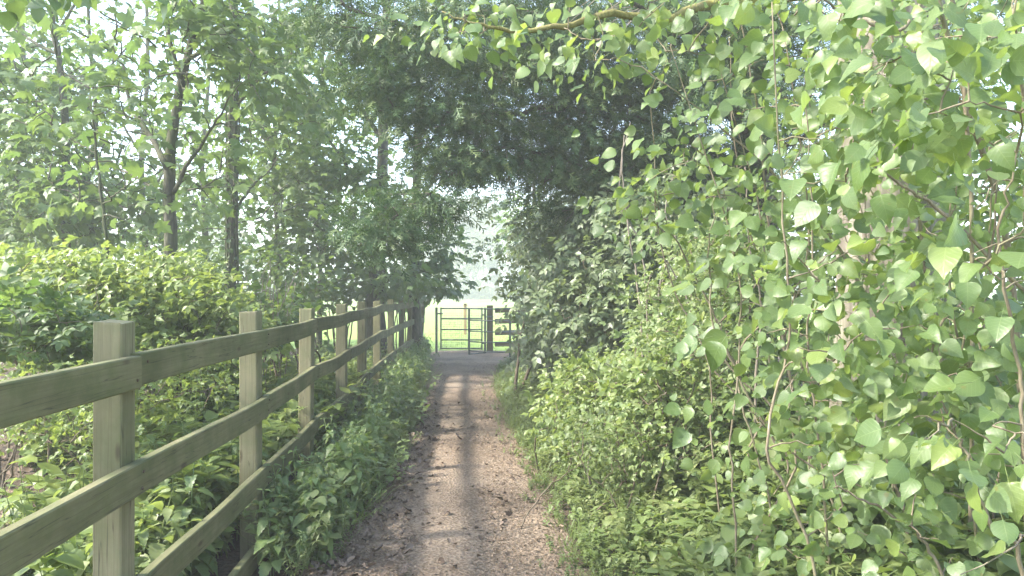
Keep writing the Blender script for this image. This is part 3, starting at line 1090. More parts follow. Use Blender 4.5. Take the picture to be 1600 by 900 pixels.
# thin trees filling the left background
for i, (px, w, Y, blobs, lab) in enumerate([
        (225, 9, 19, [(40, 240, 330, 120, 60), (20, 200, 120, 140, 120)], 'pale thin tree beyond the forked sycamore, near the left third'),
        (432, 8, 16, [(35, 440, 330, 70, 110), (25, 440, 180, 80, 110)], 'thin dark tree just right of the ivy clad trunk'),
        (498, 7, 18, [(35, 500, 360, 70, 90), (25, 480, 230, 80, 100)], 'slim tree left of the stout sycamore behind the fence'),
        (30, 11, 20, [(45, 30, 340, 110, 60), (25, 40, 160, 120, 120)], 'far tree at the left border behind the slim sycamore'),
        (320, 8, 21, [(40, 330, 360, 80, 50), (25, 330, 230, 80, 90)], 'distant tree between the forked sycamore and the ivy trunk')]):
    g0 = 450 + 1.6 * F / Y
    tree('woodland_tree', lab, 'tree', Y, [(px, g0 + 3, w * 1.3), (px + 2, 380, w), (px - 4, 260, w * .9), (px + 6, 100, w * .7), (px, -80, w * .4)],
         [[(px, 330, w * .5), (px + 25, 280, w * .4), (px + 45, 230, w * .25)], [(px, 250, w * .5), (px - 30, 200, w * .4), (px - 50, 150, w * .2)]],
         cat_([blob(*b, Y - 1.5, Y + 2) for b in blobs]), dict(MC, n=13, spread=.34, size=.19), lmat=(M_MAPLE if i % 2 else M_DARK), gap=.5)


# ------------------------------------------------------------------ conifer arching over the path
con = thing('yew_tree', 'dark evergreen with drooping sprays arching over the path', 'tree', (3.0, 9.6, 0))
q, r = smooth_poly([(3.0, 9.6, -.1), (2.95, 9.6, 1.2), (3.0, 9.55, 2.6), (2.9, 9.6, 4.2), (2.95, 9.6, 6.5), (2.9, 9.6, 9)], [.34, .27, .24, .19, .12, .03], 40, .01)
link('trunk', make_mesh('trunk', *tube(q, r, 18, .06, 3)), M_CONB, con)
sk = [q[10:]]
bough_px = [  # (px, py, Y, width m)
    [(1165, 260, 9.6, .10), (1000, 190, 9.2, .085), (860, 170, 8.8, .06), (720, 190, 8.4, .04), (640, 250, 8.0, .02)],
    [(1165, 200, 9.6, .12), (980, 60, 9.2, .09), (800, 20, 8.8, .07), (640, 40, 8.4, .06), (520, 0, 8.0, .04), (440, -40, 7.8, .02)],
    [(1170, 330, 9.6, .08), (1040, 300, 9.2, .06), (900, 260, 8.8, .045), (790, 230, 8.4, .035), (700, 280, 8.0, .022), (560, 385, 7.6, .008)],
    [(1165, 120, 9.6, .10), (1000, -40, 9.4, .08), (820, -100, 9.4, .06), (640, -120, 9.4, .03)],
    [(1160, 280, 9.6, .08), (1060, 200, 10.6, .06), (940, 140, 11.4, .04), (800, 110, 12, .02)],
    [(1170, 160, 9.6, .09), (1080, 60, 8.4, .07), (980, 0, 7.4, .05), (900, -60, 6.6, .02)],
    [(1180, 300, 9.6, .08), (1220, 240, 8.6, .06), (1280, 200, 7.6, .04), (1360, 150, 6.8, .02)],
    [(1160, 340, 9.6, .06), (1060, 340, 9.6, .045), (960, 330, 9.5, .03), (880, 330, 9.4, .012)]]
for lb in bough_px:
    lp = [P(x, y, Y) for x, y, Y, w in lb]
    ql, rl = smooth_poly(lp, [w / 2 for *_, w in lb], 24, .02)
    link('bough', make_mesh('bough', *tube(ql, rl, 8, .08, 7)), M_CONB, con)
    sk.append(ql)
att = cat_([blob(60, 980, 190, 110, 90, 8, 10), blob(30, 850, 60, 120, 60, 8, 10), blob(140, 730, 90, 160, 110, 7.6, 10.5), blob(40, 585, 25, 100, 50, 7.4, 9.5), blob(90, 860, 180, 140, 110, 8.2, 11), blob(40, 730, 225, 70, 50, 7.6, 9),
            blob(60, 900, 280, 90, 60, 8.4, 10.4), blob(14, 590, 365, 45, 20, 7.4, 8.0), blob(12, 640, 325, 45, 22, 7.4, 8.2), blob(130, 950, 60, 170, 120, 8, 11.5), blob(90, 1120, 130, 150, 160, 8, 11.5),
            blob(120, 1060, 290, 90, 80, 8.2, 10.5), blob(70, 1150, 60, 120, 100, 7.5, 9), blob(60, 800, -140, 300, 130, 7.6, 11.5), blob(60, 1350, 100, 200, 180, 6.5, 9), blob(10, 600, 160, 50, 40, 7.6, 8.6)])
keep = sun_gap(att, .45)
att = att[keep]
acc, dirs = grow(sk, att, r0=.004, k=.008, up=.2, taper=.0012)
link('branches', acc.mesh('branches'), M_CONB, con, kind='stuff')
# bare dead twigs under the boughs
da = Acc()
for k in range(130):
    s_ = sk[1 + k % (len(sk) - 1)]
    p0 = s_[rng.integers(3, len(s_) - 2)]
    L = rng.uniform(.25, .8)
    d = norm(np.array([-.8, -.25, -.35]) + rng.normal(size=3) * .35)
    t = np.linspace(0, 1, 6)[:, None]
    qq = p0 + d * L * t + np.array([0, 0, -.12 * L]) * t * t + rng.normal(size=(6, 3)) * .012 * t
    da.add(*tube(qq, np.linspace(.006, .0015, 6), 4, cap=False))
link('dead_twigs', da.mesh('dead_twigs'), M_DEAD, con, kind='stuff')
p, R, S = cluster(att, dirs, n=54, spread=.17, size=.13, sd=.25, droop=.55, rnd=.6, out=1.2)
vc = np.repeat(rng.random(len(att)), 54) * .6 + rng.random(len(p)) * .4
leaves(con, 'crown', 'sprig', SPRIG, M_CON, p, R, S, v=vc)


# ------------------------------------------------------------------ shrubs
def shrub(name, label, cat, base, nstem, hgt, lean, att, cfg, tm, lmat, key, smat=None, single=0, gap=0, spreadb=.3, rs=.012, growk={}):
    root = thing(name, label, cat, (base[0], base[1], 0))
    smat = smat or M_TWIG
    sk = []
    for k in range(nstem):
        b = np.array([base[0] + rng.normal() * spreadb, base[1] + rng.normal() * spreadb, -.05])
        tip = att[rng.integers(0, len(att) // 2)] * .75 + b * .25
        mid = (b + tip) / 2 + np.array([rng.normal() * .08, rng.normal() * .08, .18 * hgt])
        q, r = smooth_poly([b, mid, tip], [rs, rs * .8, rs * .4], 14, .006)
        link('stem', make_mesh('stem', *tube(q, r, 6)), smat, root)
        sk.append(q)
    if gap:
        att = att[sun_gap(att, gap)]
    acc, dirs = grow(sk, att, r0=.003, k=.004, **growk)
    link('twigs', acc.mesh('twigs'), smat, root, kind='stuff')
    p, R, S = cluster(att, dirs, **cfg)
    ok = p[:, 2] > .03
    # keep the fence line and the path clear of branches
    fx = fence_x(p[:, 1])
    ok &= ~((np.abs(p[:, 0] - fx - .03) < .10) & (p[:, 2] < 1.5) & (p[:, 1] < 18.4))
    ok &= ~((p[:, 0] > fx) & (p[:, 0] < prr(p[:, 1]) - .12) & (p[:, 2] < 1.9) & (p[:, 1] > 1) & (p[:, 1] < 19))
    leaves(root, 'foliage', key, tm, lmat, p[ok], R[ok], S[ok], single)
    return root


# lit bramble bank behind the fence
BC = dict(n=10, spread=.13, size=.095, droop=.2, rnd=.55, face=(-.35, -.25, 1))
shrub('bramble_thicket', 'sunlit bramble mound at the left edge behind the fence', 'bramble', P(40, 690, 7.0), 10, 1.2, 0,
      cat_([blob(150, 70, 490, 150, 90, 6.0, 7.8), blob(70, 60, 430, 150, 36, 6.4, 7.6)]), BC, BRAMBLE, M_BRAM, 'bram', single=80, spreadb=.6)
shrub('bramble_thicket', 'pale green bramble mound below the forked sycamore', 'bramble', P(250, 690, 7.2), 10, 1.2, 0,
      cat_([blob(150, 250, 480, 120, 75, 6.4, 8.2), blob(70, 190, 428, 110, 34, 6.8, 8)]), BC, BRAMBLE, M_BRAM, 'bram', single=80, spreadb=.5)
shrub('bramble_thicket', 'low bramble sloping down beside the second fence post', 'bramble', P(340, 660, 7.6), 8, .9, 0,
      cat_([blob(120, 330, 525, 75, 55, 6.8, 8.4), blob(50, 310, 485, 50, 25, 7, 8)]), BC, BRAMBLE, M_BRAM, 'bram', single=60, spreadb=.4)
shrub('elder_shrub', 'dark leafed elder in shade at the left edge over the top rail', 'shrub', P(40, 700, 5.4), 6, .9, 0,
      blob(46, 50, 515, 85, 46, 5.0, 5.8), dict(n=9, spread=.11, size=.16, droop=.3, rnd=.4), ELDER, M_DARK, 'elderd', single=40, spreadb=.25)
shrub('hawthorn_shrub', 'small leaved hawthorn sprawling behind the first fence post', 'shrub', P(110, 760, 4.6), 7, .6, 0,
      cat_([blob(70, 90, 640, 110, 60, 4.0, 5.2), blob(55, 260, 590, 110, 60, 4.6, 6.0)]), dict(n=16, spread=.10, size=.045, droop=.1, rnd=.6), BRAMBLE, M_BRAM, 'haw', single=0, spreadb=.5, rs=.008)
# darker understorey farther back
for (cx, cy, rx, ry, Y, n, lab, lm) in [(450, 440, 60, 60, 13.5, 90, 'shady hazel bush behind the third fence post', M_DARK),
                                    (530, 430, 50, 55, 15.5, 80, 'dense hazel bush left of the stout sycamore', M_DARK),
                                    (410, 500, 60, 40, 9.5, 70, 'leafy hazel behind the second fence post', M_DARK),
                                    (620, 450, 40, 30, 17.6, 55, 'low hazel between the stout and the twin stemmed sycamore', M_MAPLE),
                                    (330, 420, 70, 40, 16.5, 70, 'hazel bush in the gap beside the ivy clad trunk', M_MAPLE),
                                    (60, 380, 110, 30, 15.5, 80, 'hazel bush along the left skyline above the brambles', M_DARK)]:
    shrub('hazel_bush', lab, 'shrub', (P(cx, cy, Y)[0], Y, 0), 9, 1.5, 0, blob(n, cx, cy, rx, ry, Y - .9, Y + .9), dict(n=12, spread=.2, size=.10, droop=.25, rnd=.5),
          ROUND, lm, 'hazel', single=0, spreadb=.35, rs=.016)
# bleached dead stems arching over the middle of the fence
dd = thing('dead_bramble', 'tangle of bleached dead bramble stems behind the third fence post', 'dead stems', P(420, 610, 9.0) * [1, 1, 0])
for k in range(11):
    a0 = P(rng.uniform(385, 450), 600, 8.6 + rng.random())
    a0[2] = 0
    top = P(rng.uniform(380, 470), rng.uniform(400, 470), 8.6 + rng.random())
    end = top + np.array([rng.normal() * .35, rng.normal() * .2, -rng.uniform(.1, .5)])
    q, r = smooth_poly([a0, (a0 + top) / 2 + rng.normal(size=3) * .06, top, end], [.007, .006, .0045, .002], 18, .006)
    link('stem', make_mesh('stem', *tube(q, r, 5)), M_DEAD, dd)

# elders right of the path
EC = dict(n=13, spread=.18, size=.15, droop=.5, rnd=.5, face=(-.5, -.45, .9))
shrub('elder_bush', 'grey green elder bush overhanging the right side of the path', 'shrub', (.55, 11.0, 0), 10, 1.6, 0,
      cat_([blob(120, 905, 440, 90, 110, 10, 11.8), blob(70, 893, 520, 58, 60, 10, 11.2), blob(60, 890, 360, 80, 40, 10, 12)]), EC, ELDER, M_ELDER, 'elder', single=150, rs=.025)
shrub('elder_bush', 'taller darker elder behind, shading the right of the gate', 'shrub', (.9, 15.0, 0), 9, 2.0, 0,
      cat_([blob(90, 875, 380, 65, 70, 14, 16), blob(60, 872, 480, 38, 60, 14, 15.5), blob(12, 750, 312, 40, 10, 14.5, 16), blob(4, 755, 385, 18, 8, 14.5, 15.5)]), EC, ELDER, M_ELDER, 'elder', single=60, rs=.03)
shrub('elder_bush', 'elder between the conifer trunk and the poplar shoots', 'shrub', (1.4, 8.2, 0), 9, 1.5, 0,
      cat_([blob(110, 985, 400, 90, 90, 7.4, 9), blob(80, 950, 480, 90, 70, 7.4, 8.8), blob(50, 1040, 330, 70, 50, 7.6, 9)]), EC, ELDER, M_ELDER, 'elder', single=120, rs=.022)
tree('bright_maple', 'bright yellow green maple beyond the elder right of the gate gap', 'tree', 21.0,
     [(850, 545, 10), (848, 450, 9), (842, 380, 8), (835, 300, 6), (830, 200, 3)], [[(842, 380, 4), (825, 360, 3), (805, 345, 2)], [(838, 330, 4), (815, 310, 3), (800, 300, 2)]],
     blob(60, 830, 350, 40, 50, 20, 22), dict(MC, n=9, spread=.25, size=.17), gap=0)


# ------------------------------------------------------------------ bramble and hawthorn scrub on the right
RB = dict(n=11, spread=.11, size=.07, droop=.15, rnd=.55, face=(-.5, -.4, .9))
shrub('bramble_bush', 'bramble bush beside the path below the elder on the right', 'bramble', (.85, 6.6, 0), 9, .8, 0,
      cat_([blob(100, 975, 600, 95, 45, 6.0, 7.4), blob(70, 920, 650, 65, 45, 6, 7.2)]), RB, BRAMBLE, M_BRAM, 'bramr', single=80, rs=.007)
shrub('bramble_bush', 'scrubby bramble in front of the poplar shoots, mid right', 'bramble', (1.25, 5.0, 0), 9, .8, 0,
      cat_([blob(140, 1080, 560, 90, 70, 4.5, 5.8), blob(90, 1060, 660, 90, 60, 4.4, 5.4)]), dict(RB, size=.05, n=13), BRAMBLE, M_HERB, 'bramr', single=80, rs=.007)
shrub('hawthorn_bush', 'small leaved hawthorn left of the poplar, at head height', 'shrub', (1.6, 6.0, 0), 9, 1.4, 0,
      cat_([blob(90, 1070, 470, 70, 60, 5.4, 6.8), blob(70, 1120, 400, 60, 60, 5.2, 6.4)]), dict(n=14, spread=.11, size=.05, droop=.15, rnd=.6, face=(-.4, -.4, .9)), BRAMBLE, M_HERB, 'haw', rs=.01)
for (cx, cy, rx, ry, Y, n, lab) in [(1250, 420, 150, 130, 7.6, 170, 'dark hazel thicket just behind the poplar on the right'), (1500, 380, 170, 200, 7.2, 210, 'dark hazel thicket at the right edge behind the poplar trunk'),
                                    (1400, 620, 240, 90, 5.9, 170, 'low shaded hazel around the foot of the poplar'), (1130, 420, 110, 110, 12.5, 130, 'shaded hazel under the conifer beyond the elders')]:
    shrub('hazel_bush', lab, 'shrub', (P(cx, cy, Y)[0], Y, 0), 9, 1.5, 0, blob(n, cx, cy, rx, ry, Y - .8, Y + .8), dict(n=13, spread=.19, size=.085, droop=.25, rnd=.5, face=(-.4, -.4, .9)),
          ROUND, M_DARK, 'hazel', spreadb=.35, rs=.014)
shrub('hawthorn_bush', 'pale fine leaved scrub at the verge between path and brambles', 'shrub', (.75, 5.2, 0), 9, .5, 0,
      cat_([blob(120, 985, 690, 95, 55, 4.6, 6.0), blob(70, 930, 600, 60, 40, 6.2, 7.5)]), dict(n=18, spread=.11, size=.04, droop=.1, rnd=.6, face=(-.4, -.4, .9)), BRAMBLE, M_HERB, 'haw', rs=.006)
# long arching bramble canes
for k in range(9):
    px, Y = rng.uniform(900, 1150), rng.uniform(4.6, 7)
    b = P(px + 20, 700, Y)
    b[2] = 0
    tip = P(px - rng.uniform(30, 110), rng.uniform(520, 640), Y - .5)
    mid = (b + tip) / 2 + np.array([0, 0, .45])
    ac = thing('bramble_cane', 'arching bramble cane in the scrub right of the path', 'bramble', b, 'arching bramble canes')
    q, r = smooth_poly([b, mid, tip], [.006, .005, .002], 20, .004)
    link('stem', make_mesh('stem', *tube(q, r, 5)), M_TWIG, ac)
    aq = q[4:]
    kk = np.repeat(np.arange(len(aq)), 2)
    d_ = rng.normal(size=(len(kk), 3)) + [0, 0, .2]
    leaves(ac, 'foliage', 'cane', BRAMBLE, M_BRAM, aq[kk], frames(d_, rng.normal(size=d_.shape) * .4 + [-.3, -.4, .9]), rng.uniform(.06, .10, len(kk)))
# thin bare canes on the right
cn = thing('dead_canes', 'bare pale canes leaning through the scrub on the right', 'dead stems', (1.1, 5.4, 0))
for (pts) in [[(920, 720, 5.6), (980, 640, 5.4), (1030, 565, 5.2), (1060, 520, 5.1)], [(1000, 480, 6.2), (980, 350, 6.1), (972, 250, 6.0), (985, 190, 6)],
              [(1010, 470, 6.4), (1000, 380, 6.3), (968, 310, 6.2), (975, 210, 6.2)], [(1030, 460, 6.2), (1060, 390, 6.1), (1040, 330, 6.1), (1075, 250, 6)],
              [(880, 625, 6.6), (940, 602, 6.4), (1010, 597, 6.2), (1080, 600, 6)],
              [(1090, 560, 5.2), (1075, 470, 5.2), (1050, 420, 5.2), (1010, 380, 5.1)], [(1180, 620, 4.4), (1190, 480, 4.4), (1170, 380, 4.4), (1165, 260, 4.4)]]:
    q = [P(*a) for a in pts]
    q = [np.array([q[0][0] + .1, q[0][1] + .15, -.05])] + q
    q, r = smooth_poly(q, [.009] + list(np.linspace(.008, .003, len(pts))), 22, .004)
    link('cane', make_mesh('cane', *tube(q, r, 6)), M_DEAD, cn)


# ------------------------------------------------------------------ the poplar at the right
pop = thing('poplar_tree', 'big poplar on the right, its pale trunk hidden by leafy shoots', 'tree', (2.3, 4.7, 0))
nz, ns = 90, 72
zz = np.linspace(-.1, 7.5, nz)
th = np.linspace(0, 2 * np.pi, ns, endpoint=False)
ZZ, TH = np.meshgrid(zz, th, indexing='ij')
rad = np.interp(ZZ, [-.1, .3, 1, 4, 7.5], [.44, .36, .32, .28, .2])
fur = np.abs(np.sin(TH * 9 + 1.2 * np.sin(ZZ * 2.3 + TH * 2) + .8 * np.sin(ZZ * 5.1))) ** .7
rad = rad * (.93 + .09 * fur + .02 * np.sin(TH * 3 + ZZ))
cx_, cy_ = 2.28 + .03 * np.sin(ZZ), 4.7 + .04 * np.cos(ZZ * .8)
V = np.stack([(cx_ + rad * np.cos(TH)).ravel(), (cy_ + rad * np.sin(TH)).ravel(), ZZ.ravel()], 1)
i = (np.arange(nz - 1)[:, None] * ns + np.arange(ns)[None])
j = (np.arange(nz - 1)[:, None] * ns + (np.arange(ns)[None] + 1) % ns)
link('trunk', make_mesh('trunk', V, np.stack([i.ravel(), j.ravel(), j.ravel() + ns, i.ravel() + ns], 1)), M_POPBARK, pop)
sk = []
shoots = [  # thick leaning shoots seen in the photograph: (px, py, Y, dia m)
    [(1660, 900, 3.2, .03), (1600, 640, 3.2, .028), (1575, 380, 3.1, .026), (1530, 220, 3.0, .022), (1480, 60, 2.9, .018), (1440, -120, 2.8, .012)],
    [(1640, 560, 2.6, .014), (1560, 420, 2.6, .013), (1470, 330, 2.6, .012), (1400, 285, 2.6, .009), (1330, 230, 2.6, .005)],
    [(1500, 60, 2.7, .014), (1400, 50, 2.6, .012), (1320, 20, 2.6, .010), (1280, -10, 2.5, .007)],
    [(1600, 900, 2.2, .013), (1550, 820, 2.2, .012), (1510, 720, 2.2, .010), (1500, 680, 2.2, .006)],
    [(1450, 1000, 3.0, .016), (1400, 760, 3.0, .014), (1340, 640, 3.0, .011), (1290, 560, 3.0, .007)],
    [(1300, 820, 3.8, .020), (1245, 640, 3.8, .018), (1215, 480, 3.8, .016), (1200, 330, 3.7, .012), (1180, 150, 3.6, .009), (1150, 0, 3.5, .005)],
    [(1250, 780, 4.0, .016), (1160, 600, 4.0, .014), (1110, 480, 4.0, .011), (1060, 380, 3.9, .008), (1010, 290, 3.8, .004)],
    [(1420, 820, 3.4, .020), (1390, 560, 3.4, .018), (1330, 420, 3.3, .015), (1240, 300, 3.2, .011), (1130, 200, 3.2, .008), (1040, 130, 3.1, .004)],
    [(1480, 640, 3.6, .022), (1440, 380, 3.5, .018), (1420, 180, 3.4, .014), (1380, 0, 3.3, .010), (1350, -160, 3.2, .006)],
    [(1600, 760, 1.9, .010), (1590, 560, 1.9, .009), (1560, 380, 1.85, .007), (1590, 240, 1.8, .004)],
    [(1700, 700, 2.4, .014), (1610, 420, 2.3, .012), (1600, 180, 2.2, .010), (1580, 0, 2.1, .006)],
    [(1330, 900, 3.0, .012), (1290, 760, 3.0, .010), (1230, 700, 3.0, .008), (1170, 640, 2.9, .004)],
    [(1480, 950, 2.4, .012), (1440, 840, 2.4, .010), (1370, 790, 2.3, .008), (1300, 760, 2.3, .004)],
    [(1250, 560, 4.2, .012), (1170, 360, 4.2, .010), (1145, 200, 4.2, .008), (1140, 60, 4.1, .005)]]
for k in range(16):
    px, Y = rng.uniform(1080, 1600), rng.uniform(2.2, 3.9)
    if px < 1250:
        Y = rng.uniform(3.3, 4.2)
    dx = rng.normal() * 40 - 30
    y1 = rng.uniform(-60, 330)
    shoots.append([(px + 20, 880, Y, .011), (px + rng.normal() * 34, 700, Y - .05, .0095), (px + rng.normal() * 34, 550, Y - .05, .0085), (px + dx * .5 + rng.normal() * 34, 400, Y - .1, .0075), (px + dx + rng.normal() * 20, y1, Y - .2, .004)])
for lb in shoots:
    lp = [P(x, y, Y) for x, y, Y, w in lb]
    b = lp[0].copy()
    b[2] = -.05
    b[0] += .06
    if lp[0][2] > .05:
        lp = [b] + lp
        w = [lb[0][3] / 2 * 1.15] + [d / 2 for *_, d in lb]
    else:
        w = [d / 2 for *_, d in lb]
    ql, rl = smooth_poly(lp, w, 30, .004)
    link('shoot', make_mesh('shoot', *tube(ql, rl, 8, .03, 4)), M_SHOOT, pop)
    sk.append(ql)
# mossy bough reaching out over the path from the trunk
mb = [(1400, -40, 4.5, .09), (1250, -10, 4.1, .07), (1100, 10, 3.9, .05), (1040, 30, 3.8, .042), (960, 22, 3.7, .036), (880, 40, 3.6, .028), (800, 48, 3.55, .02), (740, 35, 3.5, .012), (690, 20, 3.5, .006)]
ql, rl = smooth_poly([P(x, y, Y) for x, y, Y, w in mb], [w / 2 for *_, w in mb], 40, .005)
link('bough', make_mesh('bough', *tube(ql, rl, 10, .08, 9)), M_MOSS, pop)
bough = ql
sk.append(ql[14:])


def poly_blob(n, poly, Y0, Y1):
    """points in a stand of foliage whose outline seen from the path is poly"""
    poly = np.array(poly, float)
    out = []
    lo, hi = poly.min(0), poly.max(0)
    while len(out) < n:
        x, y = rng.uniform(lo, hi)
        c = False
        for i in range(len(poly)):
            (x1, y1), (x2, y2) = poly[i], poly[i - 1]
            if (y1 > y) != (y2 > y) and x < (x2 - x1) * (y - y1) / (y2 - y1) + x1:
                c = not c
        if c:
            Y = rng.uniform(Y0, Y1)
            p = P(x, y, Y)
            if p[2] > .06:
                out.append(p)
    return np.array(out)


att = cat_([poly_blob(300, [(965, -30), (1040, 190), (1085, 330), (1125, 440), (1170, 520), (1165, 640), (1190, 750), (1200, 900), (1650, 900), (1650, -60)], 2.9, 4.2),
            poly_blob(125, [(1230, -30), (1270, 200), (1200, 420), (1230, 600), (1300, 760), (1320, 900), (1650, 900), (1650, -30)], 2.1, 2.9),
            poly_blob(26, [(1450, 50), (1420, 300), (1500, 500), (1400, 800), (1420, 900), (1650, 900), (1650, 50)], 1.6, 2.1),
            blob(10, 738, 36, 26, 28, 3.35, 3.7), blob(9, 935, 60, 32, 45, 3.1, 3.7), blob(6, 1020, 50, 50, 50, 3.2, 3.9), blob(8, 980, -50, 120, 30, 3.2, 4),
            poly_blob(40, [(1150, -400), (1100, -40), (1700, -40), (1700, -400)], 2.6, 4.2), blob(14, 1040, 300, 45, 80, 3.6, 4.2)])
acc, dirs = grow(sk, att, r0=.0026, k=.0035, up=.25, taper=.0012)
link('twigs', acc.mesh('twigs'), M_SHOOT, pop, kind='stuff')
p, R, S = cluster(att, dirs, n=13, spread=.14, size=.052, sd=.38, droop=.55, face=(-.55, -.75, .55), fw=1.0, rnd=.55, out=.7)
leaves(pop, 'crown', 'poplar', POPLAR, M_POP, p, R, S, single=300)

# near overhanging branch, top left corner
lt = thing('lime_tree', 'near tree whose leaves hang into the top left corner', 'tree', (-3.4, 2.2, 0))
q, r = smooth_poly([(-3.4, 2.2, -.1), (-3.38, 2.2, 1.5), (-3.4, 2.25, 3.2), (-3.3, 2.3, 5)], [.16, .13, .11, .06], 20, .008)
link('trunk', make_mesh('trunk', *tube(q, r, 14, .04, 2)), M_BARK, lt)
q2, r2 = smooth_poly([(-3.38, 2.2, 2.9), (-2.9, 2.5, 3.0), (-2.2, 2.9, 2.84), (-1.6, 3.1, 2.76)], [.03, .02, .012, .004], 18, .006)
link('limb', make_mesh('limb', *tube(q2, r2, 8)), M_BARK, lt)
att = cat_([blob(5, 110, -30, 110, 12, 2.7, 3.2), blob(4, 40, -38, 80, 14, 2.7, 3.1), blob(26, 20, -120, 260, 70, 2.4, 3.2),
            np.stack([rng.uniform(-6, -1.6, 45), rng.uniform(.2, 4.6, 45), rng.uniform(3.5, 6.2, 45)], 1),  # unseen upper crown, with the row below, added to shade the near path
            np.stack([rng.uniform(-1.0, .4, 34), rng.uniform(3.4, 6.4, 34), np.zeros(34)], 1) + TO_SUN[None] * (rng.uniform(3.8, 6.2, 34) / TO_SUN[2])[:, None]])
acc, dirs = grow([q2, q[6:]], att, r0=.003, k=.008)
link('branches', acc.mesh('branches'), M_BARK, lt, kind='stuff')
far_ = att[:, 2] > 3.4
p, R, S = cluster(att, dirs, n=7, spread=.07, size=.06, droop=.8, rnd=.5)
p2, R2, S2 = cluster(att[far_], dirs[far_], n=14, spread=.22, size=.10, droop=.5, rnd=.5)
p, R, S = cat_([p, p2]), cat_([R, R2]), cat_([S, S2])
leaves(lt, 'crown', 'lime', POPLAR, M_MAPLE, p, R, S, single=40)


# ------------------------------------------------------------------ low plants
def nettle_plant(seed, h=1.0, tmpl=True):
    """unit-high stinging nettle: stem and opposite pairs of toothed leaves"""
    r = np.random.default_rng(seed)
    lean = r.normal(size=2) * .12
    stem = np.array([(lean[0] * z * z, lean[1] * z * z, z) for z in np.linspace(0, 1, 6)])
    L = []
    for i in range(8):
        z = .22 + .78 * (i / 7) ** .9
        s = .24 * (1 - .62 * max(0, (z - .5) / .5)) * (.8 + .3 * r.random())
        for a in (0, math.pi):
            ang = a + (i % 2) * math.pi / 2 + r.normal() * .2
            tilt = -.15 - .45 * r.random() + .5 * (z > .9)
            Rm = rotz(ang) @ rotx(tilt) @ roty(r.normal() * .15)
            L.append((np.array([lean[0] * z * z, lean[1] * z * z, z]), Rm, s))
    return stem, L


def plant_template(stem, L, tm, rs=.008):
    ts = [tube(stem, np.linspace(rs, rs * .4, len(stem)), 4, cap=False)]
    ts[0] = (ts[0][0], ts[0][1], np.tile([[.5, 0]], (len(ts[0][0]), 1)))
    for i, (p_, Rm, s) in enumerate(L):
        ts.append(xf(tm[i % len(tm)], Rm, p_, s))
    return merge(ts)


NPL = [nettle_plant(40 + i) for i in range(6)]
NTM = [plant_template(s, L, NETTLE) for s, L in NPL]


def rand_plants(n, xs, ys, zs, h0, h1):
    a = rng.random(n) * 6.3
    R = np.array([rotz(t) @ rotx(rng.normal() * .12) for t in a])
    return np.stack([xs, ys, zs], 1), R, rng.uniform(h0, h1, n)


def gz(x, y):
    return np.clip((x - .6) * .10, 0, .25) + np.clip((-2.6 - x) * .05, 0, .3)


def stuff(name, label, cat, tm, Pn, R, S, mat):
    V, T, U, v = stamp(tm, Pn, R, S)
    o = link(name, make_mesh(name, V, T, U, v), mat, kind='stuff')
    o['label'] = label
    o['category'] = cat
    return o


# single nettles, each with its leaves
stem_me = [make_mesh('stem', *tube(s, np.linspace(.008, .0035, len(s)), 5)) for s, L in NPL]
for me in stem_me:
    me.materials.append(M_NET)


def nettle(x, y, h, label, group):
    k = int(rng.integers(0, 6))
    s, L = NPL[k]
    Rz = rotz(rng.random() * 6.3)
    root = thing('stinging_nettle', label, 'nettle', (x, y, 0), group)
    root.location[2] = float(gz(x, y))
    M0 = np.eye(4)
    M0[:3, :3] = Rz * h
    M0[:3, 3] = (x, y, gz(x, y))
    o = link('stem', stem_me[k], None, root)
    o.matrix_basis = Matrix(M0.tolist())
    for i, (p_, Rm, sz) in enumerate(L):
        if sz * h < .035:
            continue
        Ml = np.eye(4)
        Ml[:3, :3] = Rm * sz
        Ml[:3, 3] = p_
        o = link('leaf', shared_leaf(('nettle', i % 3), NETTLE[i % 3], M_NET), None, root)
        o.matrix_basis = Matrix((M0 @ Ml).tolist())


for k in range(20):
    y = 3.3 + 2.3 * rng.random()
    nettle(float(fence_x(y)) - .15 - .75 * rng.random(), y, rng.uniform(.45, .75),
           'stinging nettle in the clump behind the near fence rails', 'nettles behind the near rails')
for k in range(26):
    y = 4.2 + 2.6 * rng.random()
    f = float(fence_x(y))
    nettle(f + .14 + (float(pl(y)) - f - .1) * rng.random(), y, rng.uniform(.34, .62),
           'stinging nettle between the fence foot and the path', 'nettles between fence and path')

n = 380
ys = 4.4 + 13.6 * rng.random(n) ** 1.1
f = fence_x(ys)
e_ = pl(ys)
t = rng.random(n)
xs = f + .13 + (e_ - f - .12) * t
stuff('nettle_patch', 'strip of nettles and herbs along the foot of the fence', 'nettles', NTM, *rand_plants(n, xs, ys, gz(xs, ys), .25, .58), M_NET)
n = 620
ys = 3.0 + 12 * rng.random(n) ** 1.2
xs = fence_x(ys) - .14 - 1.5 * rng.random(n) ** 1.3
m_ = ~((xs < -2.5) & (ys < 6.5))
stuff('nettle_patch', 'bed of nettles filling the ground behind the fence', 'nettles', NTM, *rand_plants(m_.sum(), xs[m_], ys[m_], gz(xs[m_], ys[m_]), .35, .7), M_HERB)


